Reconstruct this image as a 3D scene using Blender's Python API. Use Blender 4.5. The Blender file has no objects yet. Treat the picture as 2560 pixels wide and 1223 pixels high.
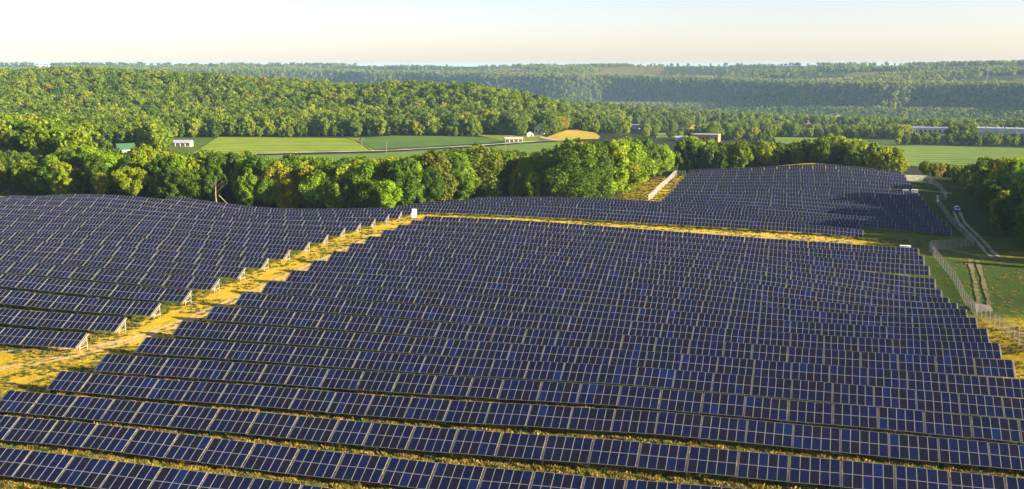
import bpy, bmesh, math, random
import numpy as np
from mathutils import Vector, Matrix
from mathutils.geometry import delaunay_2d_cdt

R = math.radians
sc = bpy.context.scene
col = sc.collection

# ------------------------------------------------------------------ camera
CAM_Z = 47.0
F_PX, YAW, HORIZON = 2765.7, 0.27012, 166.16          # focal length in photo pixels, heading west of north, eye-level line
PITCH = math.atan((611.5 - HORIZON) / F_PX)
cd = bpy.data.cameras.new('camera')
cd.sensor_width = 36.0
cd.lens = 36.0 * F_PX / 2560.0
cd.clip_start, cd.clip_end = 1.0, 60000.0
cam = bpy.data.objects.new('camera', cd)
col.objects.link(cam)
cam.location = (0, 0, CAM_Z)
cam.rotation_euler = (math.pi / 2 - PITCH, 0, YAW)
sc.camera = cam

# ------------------------------------------------------------------ sky, sun, exposure
SUN_AZ, SUN_EL = R(93.0), R(15.0)                     # azimuth clockwise from +Y (the way the rows' backs face)
w = bpy.data.worlds.new("World")
sc.world = w
w.use_nodes = True
nt = w.node_tree
nt.nodes.clear()
sky = nt.nodes.new('ShaderNodeTexSky')
sky.sky_type = 'NISHITA'
sky.sun_disc = False
sky.sun_elevation = SUN_EL
sky.sun_rotation = SUN_AZ
sky.altitude = 250.0
sky.air_density = 0.72
sky.dust_density = 0.8
sky.ozone_density = 0.1
bg = nt.nodes.new('ShaderNodeBackground')
bg.inputs['Strength'].default_value = 0.050
wo = nt.nodes.new('ShaderNodeOutputWorld')
tint = nt.nodes.new('ShaderNodeMix')
tint.data_type, tint.blend_type = 'RGBA', 'MULTIPLY'
tint.inputs[0].default_value = 1.0
tint.inputs[7].default_value = (1.05, 0.965, 1.08, 1)
nt.links.new(sky.outputs[0], tint.inputs[6])
nt.links.new(tint.outputs[2], bg.inputs[0])
nt.links.new(bg.outputs[0], wo.inputs[0])

sd = bpy.data.lights.new('sun', 'SUN')
sd.energy = 5.0
sd.angle = R(0.6)
sd.color = (1.0, 0.86, 0.61)
sun = bpy.data.objects.new('sun', sd)
col.objects.link(sun)
to_sun = Vector((math.sin(SUN_AZ) * math.cos(SUN_EL), math.cos(SUN_AZ) * math.cos(SUN_EL), math.sin(SUN_EL)))
sun.rotation_euler = to_sun.to_track_quat('Z', 'Y').to_euler()

vs = sc.view_settings
vs.view_transform = 'Standard'
vs.look = 'None'
vs.gamma = 1.0
vs.use_curve_mapping = False
vs.exposure = 2.08
sc.cycles.max_bounces = 6
sc.cycles.diffuse_bounces = 3
sc.cycles.glossy_bounces = 3
sc.cycles.transparent_max_bounces = 12
sc.cycles.volume_bounces = 1
sc.cycles.use_denoising = True
sc.cycles.sample_clamp_indirect = 6.0

# ------------------------------------------------------------------ helpers: pixels of the photo <-> points of the place
_c, _s = math.cos(PITCH), math.sin(PITCH)
FWD = np.array([-math.sin(YAW) * _c, math.cos(YAW) * _c, -_s])
RGT = np.array([math.cos(YAW), math.sin(YAW), 0.0])
UPV = np.array([-math.sin(YAW) * _s, math.cos(YAW) * _s, _c])


def ray(px, py):
    px, py = np.asarray(px, float), np.asarray(py, float)
    u, v = (px - 1280) / F_PX, -(py - 611.5) / F_PX
    return FWD + u[..., None] * RGT + v[..., None] * UPV


def to_px(P):
    P = np.asarray(P, float) - np.array([0, 0, CAM_Z])
    d = P @ FWD
    d = np.where(np.abs(d) < 1e-6, 1e-6, d)
    return 1280 + F_PX * (P @ RGT) / d, 611.5 - F_PX * (P @ UPV) / d, d


def point_at(px, py, d):
    r = ray(px, py)
    return r / np.hypot(r[..., 0], r[..., 1])[..., None] * np.asarray(d, float)[..., None] + np.array([0, 0, CAM_Z])


def vnoise(x, y, seed=0):
    """smooth value noise in 0..1"""
    xi, yi = np.floor(x).astype(np.int64), np.floor(y).astype(np.int64)
    fx, fy = x - xi, y - yi
    fx, fy = fx * fx * (3 - 2 * fx), fy * fy * (3 - 2 * fy)

    def h(a, b):
        n = (a * 374761393 + b * 668265263 + seed * 1442695041) & 0x7fffffff
        n = ((n ^ (n >> 13)) * 1274126177) & 0x7fffffff
        return ((n ^ (n >> 16)) & 0xffff) / 65535.0
    return (h(xi, yi) * (1 - fx) + h(xi + 1, yi) * fx) * (1 - fy) + (h(xi, yi + 1) * (1 - fx) + h(xi + 1, yi + 1) * fx) * fy


def fbm(x, y, seed=0, oct=3):
    a, t, n = 0.5, 0.0, 0.0
    for i in range(oct):
        t += a * vnoise(x * 2 ** i, y * 2 ** i, seed + i)
        n += a
        a *= 0.5
    return t / n


# ------------------------------------------------------------------ terrain: survey points (x, y, height of the row tops) and hills
NEAR = [(-82.7, 94.3, 6.91), (-77.7, 94.3, 6.94), (-73.5, 94.3, 6.86), (-68.4, 94.3, 6.79), (-63.2, 94.3, 6.68), (-58.1, 94.3, 6.60), (-52.8, 94.3, 6.59), (-90.3, 105.0, 6.36), (-86.2, 105.0, 6.43), (-82.1, 105.0, 6.49), (-77.9, 105.0, 6.46), (-73.8, 105.0, 6.37), (-68.7, 105.0, 6.28), (-63.4, 105.0, 6.18), (-58.3, 105.0, 6.10), (-99.7, 115.6, 5.78), (-94.6, 115.6, 5.78), (-89.5, 115.6, 5.80), (-84.5, 115.6, 5.80), (-79.3, 115.6, 5.84), (-74.1, 115.6, 5.85), (-68.9, 115.6, 5.85), (-64.0, 115.6, 5.89), (-99.8, 126.2, 5.43), (-94.8, 126.2, 5.45), (-89.7, 126.2, 5.46), (-84.7, 126.2, 5.46), (-79.6, 126.2, 5.53), (-74.5, 126.2, 5.61), (-69.8, 126.2, 5.72), (-69.5, 136.9, 5.49), (-64.3, 136.9, 5.49), (-59.2, 136.9, 5.56), (-54.0, 136.9, 5.65), (-48.8, 136.9, 5.71), (-43.6, 136.9, 5.86), (-38.5, 136.9, 5.95), (-64.0, 126.2, 5.75), (-58.8, 126.2, 5.74), (-53.6, 126.2, 5.76), (-48.5, 126.2, 5.85), (-43.3, 126.2, 5.89), (-38.2, 126.2, 6.01), (-58.6, 115.6, 5.86), (-53.5, 115.6, 5.86), (-48.3, 115.6, 5.87), (-43.1, 115.6, 5.90), (-37.9, 115.6, 6.02), (-32.9, 115.6, 6.10), (-53.1, 105.0, 5.99), (-47.9, 105.0, 5.95), (-42.7, 105.0, 5.98), (-37.6, 105.0, 5.90), (-32.5, 105.0, 5.92), (-38.9, 147.5, 5.71), (-33.7, 147.5, 5.87), (-28.6, 147.5, 5.94), (-23.3, 147.5, 6.02), (-18.2, 147.5, 5.96), (-12.9, 147.5, 5.90), (-7.8, 147.5, 5.88), (-33.4, 136.9, 6.11), (-28.2, 136.9, 6.22), (-23.0, 136.9, 6.33), (-17.9, 136.9, 6.29), (-12.7, 136.9, 6.24), (-7.5, 136.9, 6.25), (-33.1, 126.2, 6.22), (-27.9, 126.2, 6.32), (-22.7, 126.2, 6.47), (-17.5, 126.2, 6.65), (-12.4, 126.2, 6.61), (-7.2, 126.2, 6.57), (-27.7, 115.6, 6.24), (-22.4, 115.6, 6.35), (-17.3, 115.6, 6.41), (-12.1, 115.6, 6.41), (-6.9, 115.6, 6.43), (-27.3, 105.0, 6.01), (-22.1, 105.0, 6.02), (-16.9, 105.0, 6.11), (-11.7, 105.0, 6.26), (-6.5, 105.0, 6.38), (-3.1, 158.1, 5.31), (2.0, 158.1, 5.32), (7.2, 158.1, 5.29), (12.3, 158.1, 5.27), (17.5, 158.1, 5.21), (22.5, 158.1, 5.19), (27.7, 158.1, 5.14), (-2.3, 136.9, 6.13), (2.8, 136.9, 6.12), (8.0, 136.9, 6.11), (13.1, 136.9, 6.01), (18.2, 136.9, 5.96), (23.4, 136.9, 5.89), (-2.0, 126.2, 6.46), (3.1, 126.2, 6.42), (8.2, 126.2, 6.34), (13.4, 126.2, 6.30), (18.6, 126.2, 6.29), (-1.7, 115.6, 6.43), (3.5, 115.6, 6.44), (8.6, 115.6, 6.41), (13.8, 115.6, 6.29), (18.9, 115.6, 6.25), (-100.1, 136.9, 5.12), (-100.4, 147.5, 5.13), (-100.5, 158.1, 5.28), (-100.9, 168.8, 5.55), (-101.3, 179.4, 5.78), (-101.5, 190.1, 6.00), (-101.8, 200.7, 6.25), (-102.2, 211.3, 6.44), (-102.5, 222.0, 6.67), (-102.8, 232.6, 6.84), (-103.5, 243.2, 6.91), (-103.8, 253.9, 6.92), (-103.8, 264.5, 6.71), (-104.0, 275.2, 6.44), (-104.2, 285.8, 6.13), (28.3, 168.8, 5.12), (28.0, 179.4, 5.03), (27.6, 190.1, 4.77), (27.2, 200.7, 4.36), (26.8, 211.3, 3.49), (26.3, 222.0, 2.36), (25.9, 232.6, 1.26), (25.6, 243.2, 0.71), (25.2, 253.9, 1.16), (25.0, 264.5, 2.12), (24.8, 275.2, 2.70), (24.4, 285.8, 2.75), (-111.0, 147.5, 5.05), (-111.4, 158.1, 5.28), (-111.6, 168.8, 5.53), (-111.9, 179.4, 5.76), (-112.3, 190.1, 6.01), (-112.5, 200.7, 6.22), (-112.9, 211.3, 6.44), (-113.2, 222.0, 6.56), (-113.4, 232.6, 6.75), (-113.8, 243.2, 6.86), (-114.1, 253.9, 7.03), (-114.3, 264.5, 6.79), (-114.6, 275.2, 6.48), (-114.9, 285.8, 6.31), (-115.2, 296.4, 5.80), (-115.4, 307.1, 5.44), (-127.6, 147.5, 4.93), (-136.5, 158.1, 5.39), (-145.4, 168.8, 6.18), (-154.2, 179.4, 6.77), (-163.2, 190.1, 7.08), (-172.1, 200.7, 7.44), (-181.0, 211.3, 7.63), (-189.9, 222.0, 7.45), (-198.9, 232.6, 7.23), (-207.8, 243.2, 7.94), (-216.7, 253.9, 8.13), (-225.7, 264.5, 7.78), (-234.6, 275.2, 7.16), (-243.7, 285.8, 6.18), (-252.7, 296.4, 5.35), (-205.4, 296.4, 7.35), (-198.1, 285.8, 7.51), (-190.9, 275.2, 7.58), (-183.6, 264.5, 7.77), (-176.3, 253.9, 8.00), (-169.0, 243.2, 7.96), (-161.7, 232.6, 7.86), (-154.4, 222.0, 7.67), (-147.2, 211.3, 7.33), (-167.4, 307.1, 3.97), (-161.7, 296.4, 4.55), (-155.9, 285.8, 5.37), (-150.1, 275.2, 6.14), (-144.3, 264.5, 6.74), (-138.6, 253.9, 7.01), (-132.9, 243.2, 6.99), (-127.1, 232.6, 6.88), (-121.4, 222.0, 6.60), (-43.8, 158.1, 5.26), (-46.7, 168.8, 5.10), (-49.7, 179.4, 5.20), (-52.6, 190.1, 5.40), (-55.6, 200.7, 5.74), (-58.5, 211.3, 6.01), (-61.5, 222.0, 6.19), (-64.4, 232.6, 6.39), (-67.4, 243.2, 6.31), (-79.1, 285.8, 6.00), (-5.7, 158.1, 5.34), (-6.2, 168.8, 4.99), (-6.7, 179.4, 4.60), (-7.1, 190.1, 4.29), (-7.6, 200.7, 4.12), (-8.1, 211.3, 3.97), (-8.6, 222.0, 3.92), (-9.0, 232.6, 3.89), (-9.5, 243.2, 3.82), (-10.0, 253.9, 3.82), (-10.5, 264.5, 3.82), (-11.0, 275.2, 3.78), (-11.5, 285.8, 3.65), (-44.1, 317.7, 4.08), (-45.6, 328.4, 3.73), (-47.0, 339.0, 3.45), (-48.5, 349.6, 3.11), (-50.0, 360.3, 2.57), (-51.5, 370.9, 1.99), (-39.5, 285.8, 4.71), (-103.1, 317.7, 4.99), (-106.6, 328.4, 4.45), (-110.0, 339.0, 3.65), (-113.4, 349.6, 2.96), (-73.2, 317.7, 4.71), (-75.6, 328.4, 4.28), (-78.1, 339.0, 4.12), (-80.6, 349.6, 3.67), (-83.0, 360.3, 3.11), (-85.5, 370.9, 2.51), (-51.8, 381.5, 1.44), (-51.9, 392.2, 1.19), (-52.4, 402.8, 0.97), (-52.7, 413.5, 0.85), (-53.0, 424.1, 0.77), (-53.4, 434.7, 1.03), (-53.7, 445.4, 1.26), (-53.9, 456.0, 1.22), (-54.3, 466.6, 1.24), (-54.7, 477.3, 1.34), (-55.0, 487.9, 1.35), (-55.5, 498.6, 1.42), (12.7, 317.7, 2.33), (12.4, 328.4, 1.97), (12.1, 339.0, 1.61), (38.9, 349.6, -0.33), (38.5, 360.3, 0.16), (38.2, 370.9, -0.33), (37.9, 381.5, -0.74), (37.6, 392.2, -0.85), (37.3, 402.8, -0.31), (37.1, 413.5, 0.12), (36.8, 424.1, 0.62), (36.7, 434.7, 0.83), (36.1, 456.0, 1.47), (35.8, 466.6, 1.89), (35.5, 477.3, 2.26), (34.8, 487.9, 2.48), (2.6, 317.7, 3.06), (2.6, 328.4, 2.51), (2.7, 339.0, 1.97), (2.7, 349.6, 1.47), (2.7, 360.3, 1.10), (2.8, 370.9, 0.88), (2.8, 381.5, 0.53), (2.8, 392.2, 0.46), (2.9, 402.8, 0.35), (2.9, 413.5, 0.35), (2.9, 424.1, 0.49), (23.6, 477.3, 2.46), (23.1, 466.6, 2.29), (22.7, 456.0, 2.02), (22.2, 445.4, 1.80), (21.7, 434.7, 1.62), (21.3, 424.1, 1.50), (20.8, 413.5, 1.32), (-45.5, 498.6, 1.86), (-44.5, 487.9, 1.74), (-43.5, 477.3, 1.68), (-42.5, 466.6, 1.58), (-41.5, 456.0, 1.51), (-40.5, 445.4, 1.38), (-39.5, 434.7, 1.14), (-38.5, 424.1, 1.01), (-37.5, 413.5, 1.05), (-36.5, 402.8, 1.15), (-35.5, 392.2, 1.39), (-34.5, 381.5, 1.62), (-20.8, 498.6, 2.92), (-20.3, 487.9, 2.74), (-19.8, 477.3, 2.67), (-19.3, 466.6, 2.61), (-18.9, 456.0, 2.45), (-18.4, 445.4, 2.26), (-17.9, 434.7, 2.10), (-17.4, 424.1, 1.99), (-16.9, 413.5, 1.91)]
_ctl = [(x, y, z - 2.5, 4e-3 if y > 395 and x > -30 else 2e-4) for x, y, z in NEAR]


def ctl(px, py, d, h=0.0, lam=2e-4):
    p = point_at(px, py, d)
    _ctl.append((p[0], p[1], p[2] - h, lam))


# the long bluff: photo column, distance of its foot, distance of its brow
BLUFF = np.array([(-900, 4200, 5300), (0, 4200, 5200), (800, 4100, 5000), (1150, 3950, 4750), (1500, 3650, 4350), (1800, 3350, 4000), (2200, 3000, 3550), (2560, 2700, 3200), (3000, 2450, 2900), (3600, 2300, 2700)], float)
_ba = np.arctan2(ray(BLUFF[:, 0], BLUFF[:, 0] * 0 + 200)[:, 0], ray(BLUFF[:, 0], BLUFF[:, 0] * 0 + 200)[:, 1])
foot_d = lambda a: np.interp(a, _ba, BLUFF[:, 1])
brow_d = lambda a: np.interp(a, _ba, BLUFF[:, 2])
foot_px = lambda px: float(np.interp(px, BLUFF[:, 0], BLUFF[:, 1]))
brow_px = lambda px: float(np.interp(px, BLUFF[:, 0], BLUFF[:, 2]))


# ground in front and right of the rows
for px, py, d in ((1620, 503, 400), (1690, 440, 515), (1450, 500, 430), (2030, 407, 526), (1965, 413, 522), (2100, 413.5, 522), (2030, 424, 548)):
    ctl(px, py, d)
for px, py, zz in ((2560, 868, 3.0), (2440, 790, 1.6), (2330, 632, 0.2), (2433, 614, -1.8), (2480, 600, -2.3), (2560, 655, -0.6), (2700, 700, 0.0), (2700, 900, 2.5), (2400, 530, -3.0), (2470, 540, -3.0), (2345, 503, -2.8), (2318, 455, -1.6), (2450, 470, -3.5)):
    r_ = ray(px, py)
    p = r_ * (zz - CAM_Z) / r_[2]
    _ctl.append((p[0], p[1], zz, 1e-3))
for d, zz in ((82, 4.2), (60, 3.8), (40, 3.5)):
    for px in (-700, 300, 1280, 2260, 3300):
        p = point_at(px, 900, d)
        _ctl.append((p[0], p[1], zz, 1e-3))
for px in (-500, 0, 300):
    ctl(px, 500, 372)
    ctl(px, 470, 420)
# (photo column, photo row of the tree tops or ground, distance, tree height)
for px, py, d, h in (
        (-500, 345, 700, 0), (-500, 340, 950, 0), (-500, 183, 1500, 14), (0, 368, 700, 0), (0, 352, 850, 0), (0, 185, 1500, 14), (0, 262, 1200, 14), (200, 352, 880, 0), (200, 188, 1500, 14),
        (400, 349, 930, 0), (400, 195, 1500, 14), (400, 265, 1180, 14), (620, 344, 960, 0), (620, 200, 1480, 14), (620, 385, 770, 0), (800, 342, 980, 0), (800, 380, 790, 0), (800, 208, 1450, 14), (800, 270, 1180, 14),
        (980, 341, 980, 0), (980, 219, 1430, 14), (1150, 340, 985, 0), (1150, 375, 800, 0), (1150, 211, 1360, 14), (1150, 270, 1160, 14), (1290, 357, 880, 0), (1350, 345, 960, 0), (1350, 247, 1260, 14), (1260, 226, 1320, 14),
        (1430, 326, 1060, 0), (1440, 266, 1230, 14), (1490, 346, 920, 0), (1540, 305, 1180, 14), (1400, 360, 860, 0), (1560, 345, 950, 0), (1700, 345, 980, 0),
        *[(px, py, foot_px(px) * .70, 14) for px, py in ((-500, 240), (0, 232), (400, 235), (800, 245), (1150, 250))],
        *[(px, py, foot_px(px), 14) for px, py in ((-500, 245), (0, 236), (400, 240), (800, 250), (1150, 256), (1350, 262), (1500, 263), (1700, 262), (1900, 264), (2100, 267), (2300, 272), (2560, 280), (2900, 288))],
        *[(px, py, brow_px(px), 12) for px, py in ((-500, 170), (0, 171), (200, 172), (400, 171), (700, 172), (900, 176), (1150, 180), (1400, 184), (1600, 188), (1800, 195), (2000, 200), (2200, 203), (2400, 204), (2560, 208), (2800, 210), (3100, 212))],
        (1500, 330, 1300, 0), (1560, 318, 1500, 0), (1600, 345, 1100, 0), (1800, 340, 1250, 0), (1760, 316, 1600, 0), (1950, 352, 1200, 0), (2100, 352, 1230, 0), (2000, 312, 1750, 0), (2100, 313, 1750, 0), (2300, 366, 1120, 0), (2400, 366, 1150, 0), (2560, 370, 1120, 0), (2560, 414, 900, 0), (2350, 412, 920, 0), (2320, 331, 1450, 0), (2500, 336, 1420, 0), (2700, 370, 1130, 0), (3000, 370, 1130, 0), (2900, 415, 900, 0), (2150, 372, 1000, 0), (1980, 375, 950, 0),
        *[(px, py, foot_px(px) * .84, 14) for px, py in ((1560, 288), (1800, 288), (2100, 292), (2400, 300), (2700, 304))],
        (-500, 168.5, 7500, 0), (0, 169, 7500, 0), (400, 169.5, 7500, 0), (800, 173, 7500, 0), (1200, 178, 7500, 0), (1600, 183, 7200, 0), (2000, 188, 7000, 0), (2560, 190, 6800, 0), (3100, 191, 6800, 0),
        (-500, 167.5, 12000, 0), (0, 167.5, 12000, 0), (800, 171, 12000, 0), (1600, 178, 12000, 0), (2560, 184, 12000, 0), (3100, 184, 12000, 0),
        (-500, 167, 22000, 0), (0, 167, 22000, 0), (800, 170, 22000, 0), (1600, 176, 22000, 0), (2560, 181, 22000, 0), (3100, 181, 22000, 0)):
    ctl(px, py, d, h, 1e-3)
_ctl = np.array(_ctl)


def _uv(X, Y):
    return np.stack([np.arctan2(X, Y), np.log(np.maximum(np.hypot(X, Y), 25.0))], -1)


def _kern(A, B):
    r2 = ((A[:, None, :] - B[None, :, :]) ** 2).sum(-1)
    return 0.5 * r2 * np.log(r2 + 1e-14)


_P = _uv(_ctl[:, 0], _ctl[:, 1])
_n = len(_P)
_A = np.zeros((_n + 3, _n + 3))
_A[:_n, :_n] = _kern(_P, _P) + np.diag(_ctl[:, 3])
_A[:_n, _n] = 1
_A[:_n, _n + 1:] = _P
_A[_n, :_n] = 1
_A[_n + 1:, :_n] = _P.T
_W = np.linalg.solve(_A, np.concatenate([_ctl[:, 2], [0, 0, 0]]))


def ground_z(X, Y):
    X, Y = np.atleast_1d(np.asarray(X, float)), np.atleast_1d(np.asarray(Y, float))
    uv = _uv(X, Y)
    d = np.hypot(X, Y)
    # the bluff rises steeply between foot and brow, cut by spurs and ravines
    a = uv[:, 0]
    fd, bd = foot_d(a), brow_d(a)
    sd_ = a * 4000
    wob = (fbm(sd_ / 560 + 3.1, d / 1500, 11, 3) - 0.5) * 820 + np.sin(sd_ / 200 + 0.8) * 60
    m = np.clip((d - fd + 450) / 400, 0, 1) * np.clip((bd + 800 - d) / 600, 0, 1)
    dw = d + m * wob
    t_ = (dw - fd) / (bd - fd)
    st = np.clip((t_ - 0.38) / 0.22, 0, 1)
    st = st * st * (3 - 2 * st)
    dn = np.where((t_ > 0) & (t_ < 1), fd + st * (bd - fd), dw)
    uv = uv.copy()
    uv[:, 1] = np.log(np.maximum(dn, 25.0))
    uv[:, 0] = np.clip(uv[:, 0], -0.75, 0.62)
    out = np.empty(len(X))
    for i in range(0, len(X), 20000):
        q = uv[i:i + 20000]
        out[i:i + 20000] = _kern(q, _P) @ _W[:_n] + _W[_n] + q @ _W[_n + 1:]
    hill = np.clip((d - 1050) / 250, 0, 1) * np.clip((1900 - d) / 200, 0, 1)
    out += hill * (fbm(X / 160, Y / 160, 5, 2) - 0.5) * 14
    return out


def at(px, py, d0=70.0, d1=14000.0):
    """the point of the ground seen at one pixel of the photo"""
    r = ray(px, py)
    ds = np.exp(np.linspace(math.log(d0), math.log(d1), 700))
    P = r / math.hypot(r[0], r[1]) * ds[:, None] + np.array([0, 0, CAM_Z])
    g = P[:, 2] - ground_z(P[:, 0], P[:, 1])
    i = int(np.argmax(g < 0)) if (g < 0).any() else len(ds) - 1
    if i == 0:
        return P[0]
    t = g[i - 1] / (g[i - 1] - g[i])
    p = P[i - 1] * (1 - t) + P[i] * t
    p[2] = ground_z(p[0], p[1])[0]
    return p


def in_poly(x, y, poly):
    x, y = np.asarray(x, float), np.asarray(y, float)
    c = np.zeros(x.shape, bool)
    n = len(poly)
    for i in range(n):
        x0, y0 = poly[i]
        x1, y1 = poly[(i + 1) % n]
        if y0 == y1:
            continue
        c ^= ((y0 > y) != (y1 > y)) & (x < (x1 - x0) * (y - y0) / (y1 - y0) + x0)
    return c


# ------------------------------------------------------------------ helpers: materials
def mat(name):
    m = bpy.data.materials.new(name)
    m.use_nodes = True
    return m, m.node_tree, m.node_tree.nodes['Principled BSDF']


def plain(name, rgb, rough=0.6, metal=0.0, noise=0.12, scale=3.0, spec=0.4):
    m, t, b = mat(name)
    tc = t.nodes.new('ShaderNodeTexCoord')
    n = t.nodes.new('ShaderNodeTexNoise')
    n.inputs['Scale'].default_value = scale
    n.inputs['Detail'].default_value = 5
    t.links.new(tc.outputs['Object'], n.inputs['Vector'])
    r = ramp(t, n.outputs['Fac'], [(0.3, [c * (1 - noise) for c in rgb]), (0.7, [min(1, c * (1 + noise)) for c in rgb])])
    t.links.new(r, b.inputs['Base Color'])
    b.inputs['Roughness'].default_value = rough
    b.inputs['Metallic'].default_value = metal
    b.inputs['Specular IOR Level'].default_value = spec
    return m


def ramp(t, fac, stops):
    r = t.nodes.new('ShaderNodeValToRGB')
    e = r.color_ramp.elements
    while len(e) < len(stops):
        e.new(0.5)
    for el, (p, c) in zip(e, stops):
        el.position = p
        el.color = (*c, 1.0)
    t.links.new(fac, r.inputs[0])
    return r.outputs[0]


def node(t, kind, **kw):
    n = t.nodes.new(kind)
    for k, v in kw.items():
        setattr(n, k, v)
    return n


def math_n(t, op, a, b=None, c=None):
    n = node(t, 'ShaderNodeMath', operation=op)
    for i, v in enumerate((a, b, c)):
        if v is None:
            continue
        if isinstance(v, (int, float)):
            n.inputs[i].default_value = v
        else:
            t.links.new(v, n.inputs[i])
    return n.outputs[0]


def mix_c(t, fac, a, b, blend='MIX'):
    n = node(t, 'ShaderNodeMix', data_type='RGBA', blend_type=blend)
    for s, v in ((0, fac), (6, a), (7, b)):
        if isinstance(v, (int, float)):
            n.inputs[s].default_value = v
        elif isinstance(v, (tuple, list)):
            n.inputs[s].default_value = (*v, 1.0)
        else:
            t.links.new(v, n.inputs[s])
    return n.outputs[2]


def noise_n(t, vec, scale, detail=4, rough=0.55):
    n = node(t, 'ShaderNodeTexNoise')
    n.inputs['Scale'].default_value = scale
    n.inputs['Detail'].default_value = detail
    n.inputs['Roughness'].default_value = rough
    t.links.new(vec, n.inputs['Vector'])
    return n.outputs['Fac']


# ------------------------------------------------------------------ helpers: meshes and objects
class MB:
    def __init__(s):
        s.v, s.f, s.m = [], [], []

    def add(s, verts, faces, mi=0):
        o = len(s.v)
        s.v += [tuple(p) for p in verts]
        s.f += [tuple(i + o for i in f) for f in faces]
        s.m += [mi] * len(faces)

    def box(s, c, size, mi=0, rot=None):
        hx, hy, hz = (k / 2 for k in size)
        vs_ = [Vector((x, y, z)) for x in (-hx, hx) for y in (-hy, hy) for z in (-hz, hz)]
        if rot is not None:
            vs_ = [rot @ p for p in vs_]
        s.add([p + Vector(c) for p in vs_], [(0, 1, 3, 2), (4, 6, 7, 5), (0, 4, 5, 1), (2, 3, 7, 6), (0, 2, 6, 4), (1, 5, 7, 3)], mi)

    def bar(s, a, b, wdt, hgt=None, mi=0):
        a, b = Vector(a), Vector(b)
        d = b - a
        q = d.to_track_quat('X', 'Z').to_matrix()
        s.box((a + b) / 2, (d.length, wdt, hgt or wdt), mi, q)

    def tube(s, a, b, r0, r1=None, n=8, mi=0):
        a, b = Vector(a), Vector(b)
        r1 = r0 if r1 is None else r1
        q = (b - a).to_track_quat('Z', 'Y').to_matrix()
        ring = [Vector((math.cos(2 * math.pi * i / n), math.sin(2 * math.pi * i / n), 0)) for i in range(n)]
        s.add([a + q @ (p * r0) for p in ring] + [b + q @ (p * r1) for p in ring],
              [(i, (i + 1) % n, n + (i + 1) % n, n + i) for i in range(n)] + [tuple(range(n))[::-1], tuple(range(n, 2 * n))], mi)

    def mesh(s, name, mats=(), smooth=False):
        me = bpy.data.meshes.new(name)
        me.from_pydata(s.v, [], s.f)
        for m in mats:
            me.materials.append(m)
        if len(mats) > 1:
            me.polygons.foreach_set('material_index', s.m)
        if smooth:
            me.polygons.foreach_set('use_smooth', [True] * len(me.polygons))
        me.update()
        return me


def add(name, me, parent=None, loc=None, rot=None):
    o = bpy.data.objects.new(name, me)
    if parent is not None:
        o.parent = parent
    if loc is not None:
        o.location = loc
    if rot is not None:
        o.rotation_euler = rot
    col.objects.link(o)
    return o


def tag(o, label=None, cat=None, group=None, kind=None):
    for k, v in (('label', label), ('category', cat), ('group', group), ('kind', kind)):
        if v:
            o[k] = v
    return o


def np_mesh(name, V, Fc, mats=(), attrs=()):
    """mesh from a vertex array and a list of equal-length faces"""
    V, Fc = np.asarray(V, np.float32), np.asarray(Fc, np.int32)
    me = bpy.data.meshes.new(name)
    me.vertices.add(len(V))
    me.vertices.foreach_set('co', V.ravel())
    k = Fc.shape[1]
    me.loops.add(Fc.size)
    me.loops.foreach_set('vertex_index', Fc.ravel())
    me.polygons.add(len(Fc))
    me.polygons.foreach_set('loop_start', np.arange(0, Fc.size, k, dtype=np.int32))
    me.polygons.foreach_set('loop_total', np.full(len(Fc), k, np.int32))
    for m in mats:
        me.materials.append(m)
    for an, typ, dom, val in attrs:
        a = me.attributes.new(an, typ, dom)
        a.data.foreach_set('value' if typ in ('FLOAT', 'INT') else 'vector', np.asarray(val).ravel())
    me.update(calc_edges=True)
    return me


def draped(name, poly_xy, m, lift, step, kind='structure'):
    """a sheet over the ground inside an outline given in metres"""
    n = len(poly_xy)
    pts, edges = [], []
    for i in range(n):
        a, b = np.array(poly_xy[i]), np.array(poly_xy[(i + 1) % n])
        k = max(1, int(np.hypot(*(b - a)) / step))
        for j in range(k):
            pts.append(a + (b - a) * j / k)
    nb = len(pts)
    edges = [(i, (i + 1) % nb) for i in range(nb)]
    P = np.array(pts)
    x0, y0 = P.min(0)
    x1, y1 = P.max(0)
    gx, gy = np.meshgrid(np.arange(x0, x1, step), np.arange(y0, y1, step))
    g = np.stack([gx.ravel(), gy.ravel()], 1) + np.random.RandomState(3).uniform(-.1, .1, (gx.size, 2)) * step
    g = g[in_poly(g[:, 0], g[:, 1], [tuple(p) for p in P])]
    allp = [Vector((float(a), float(b))) for a, b in np.concatenate([P, g])]
    vo, eo, fo, *_ = delaunay_2d_cdt(allp, edges, [list(range(nb))], 1, 1e-4)
    X = np.array([[v.x, v.y] for v in vo])
    Z = ground_z(X[:, 0], X[:, 1]) + lift
    me = np_mesh(name, np.column_stack([X, Z]), [f for f in fo if len(f) == 3], [m])
    o = add(name, me)
    o['kind'] = kind
    return o


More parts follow.
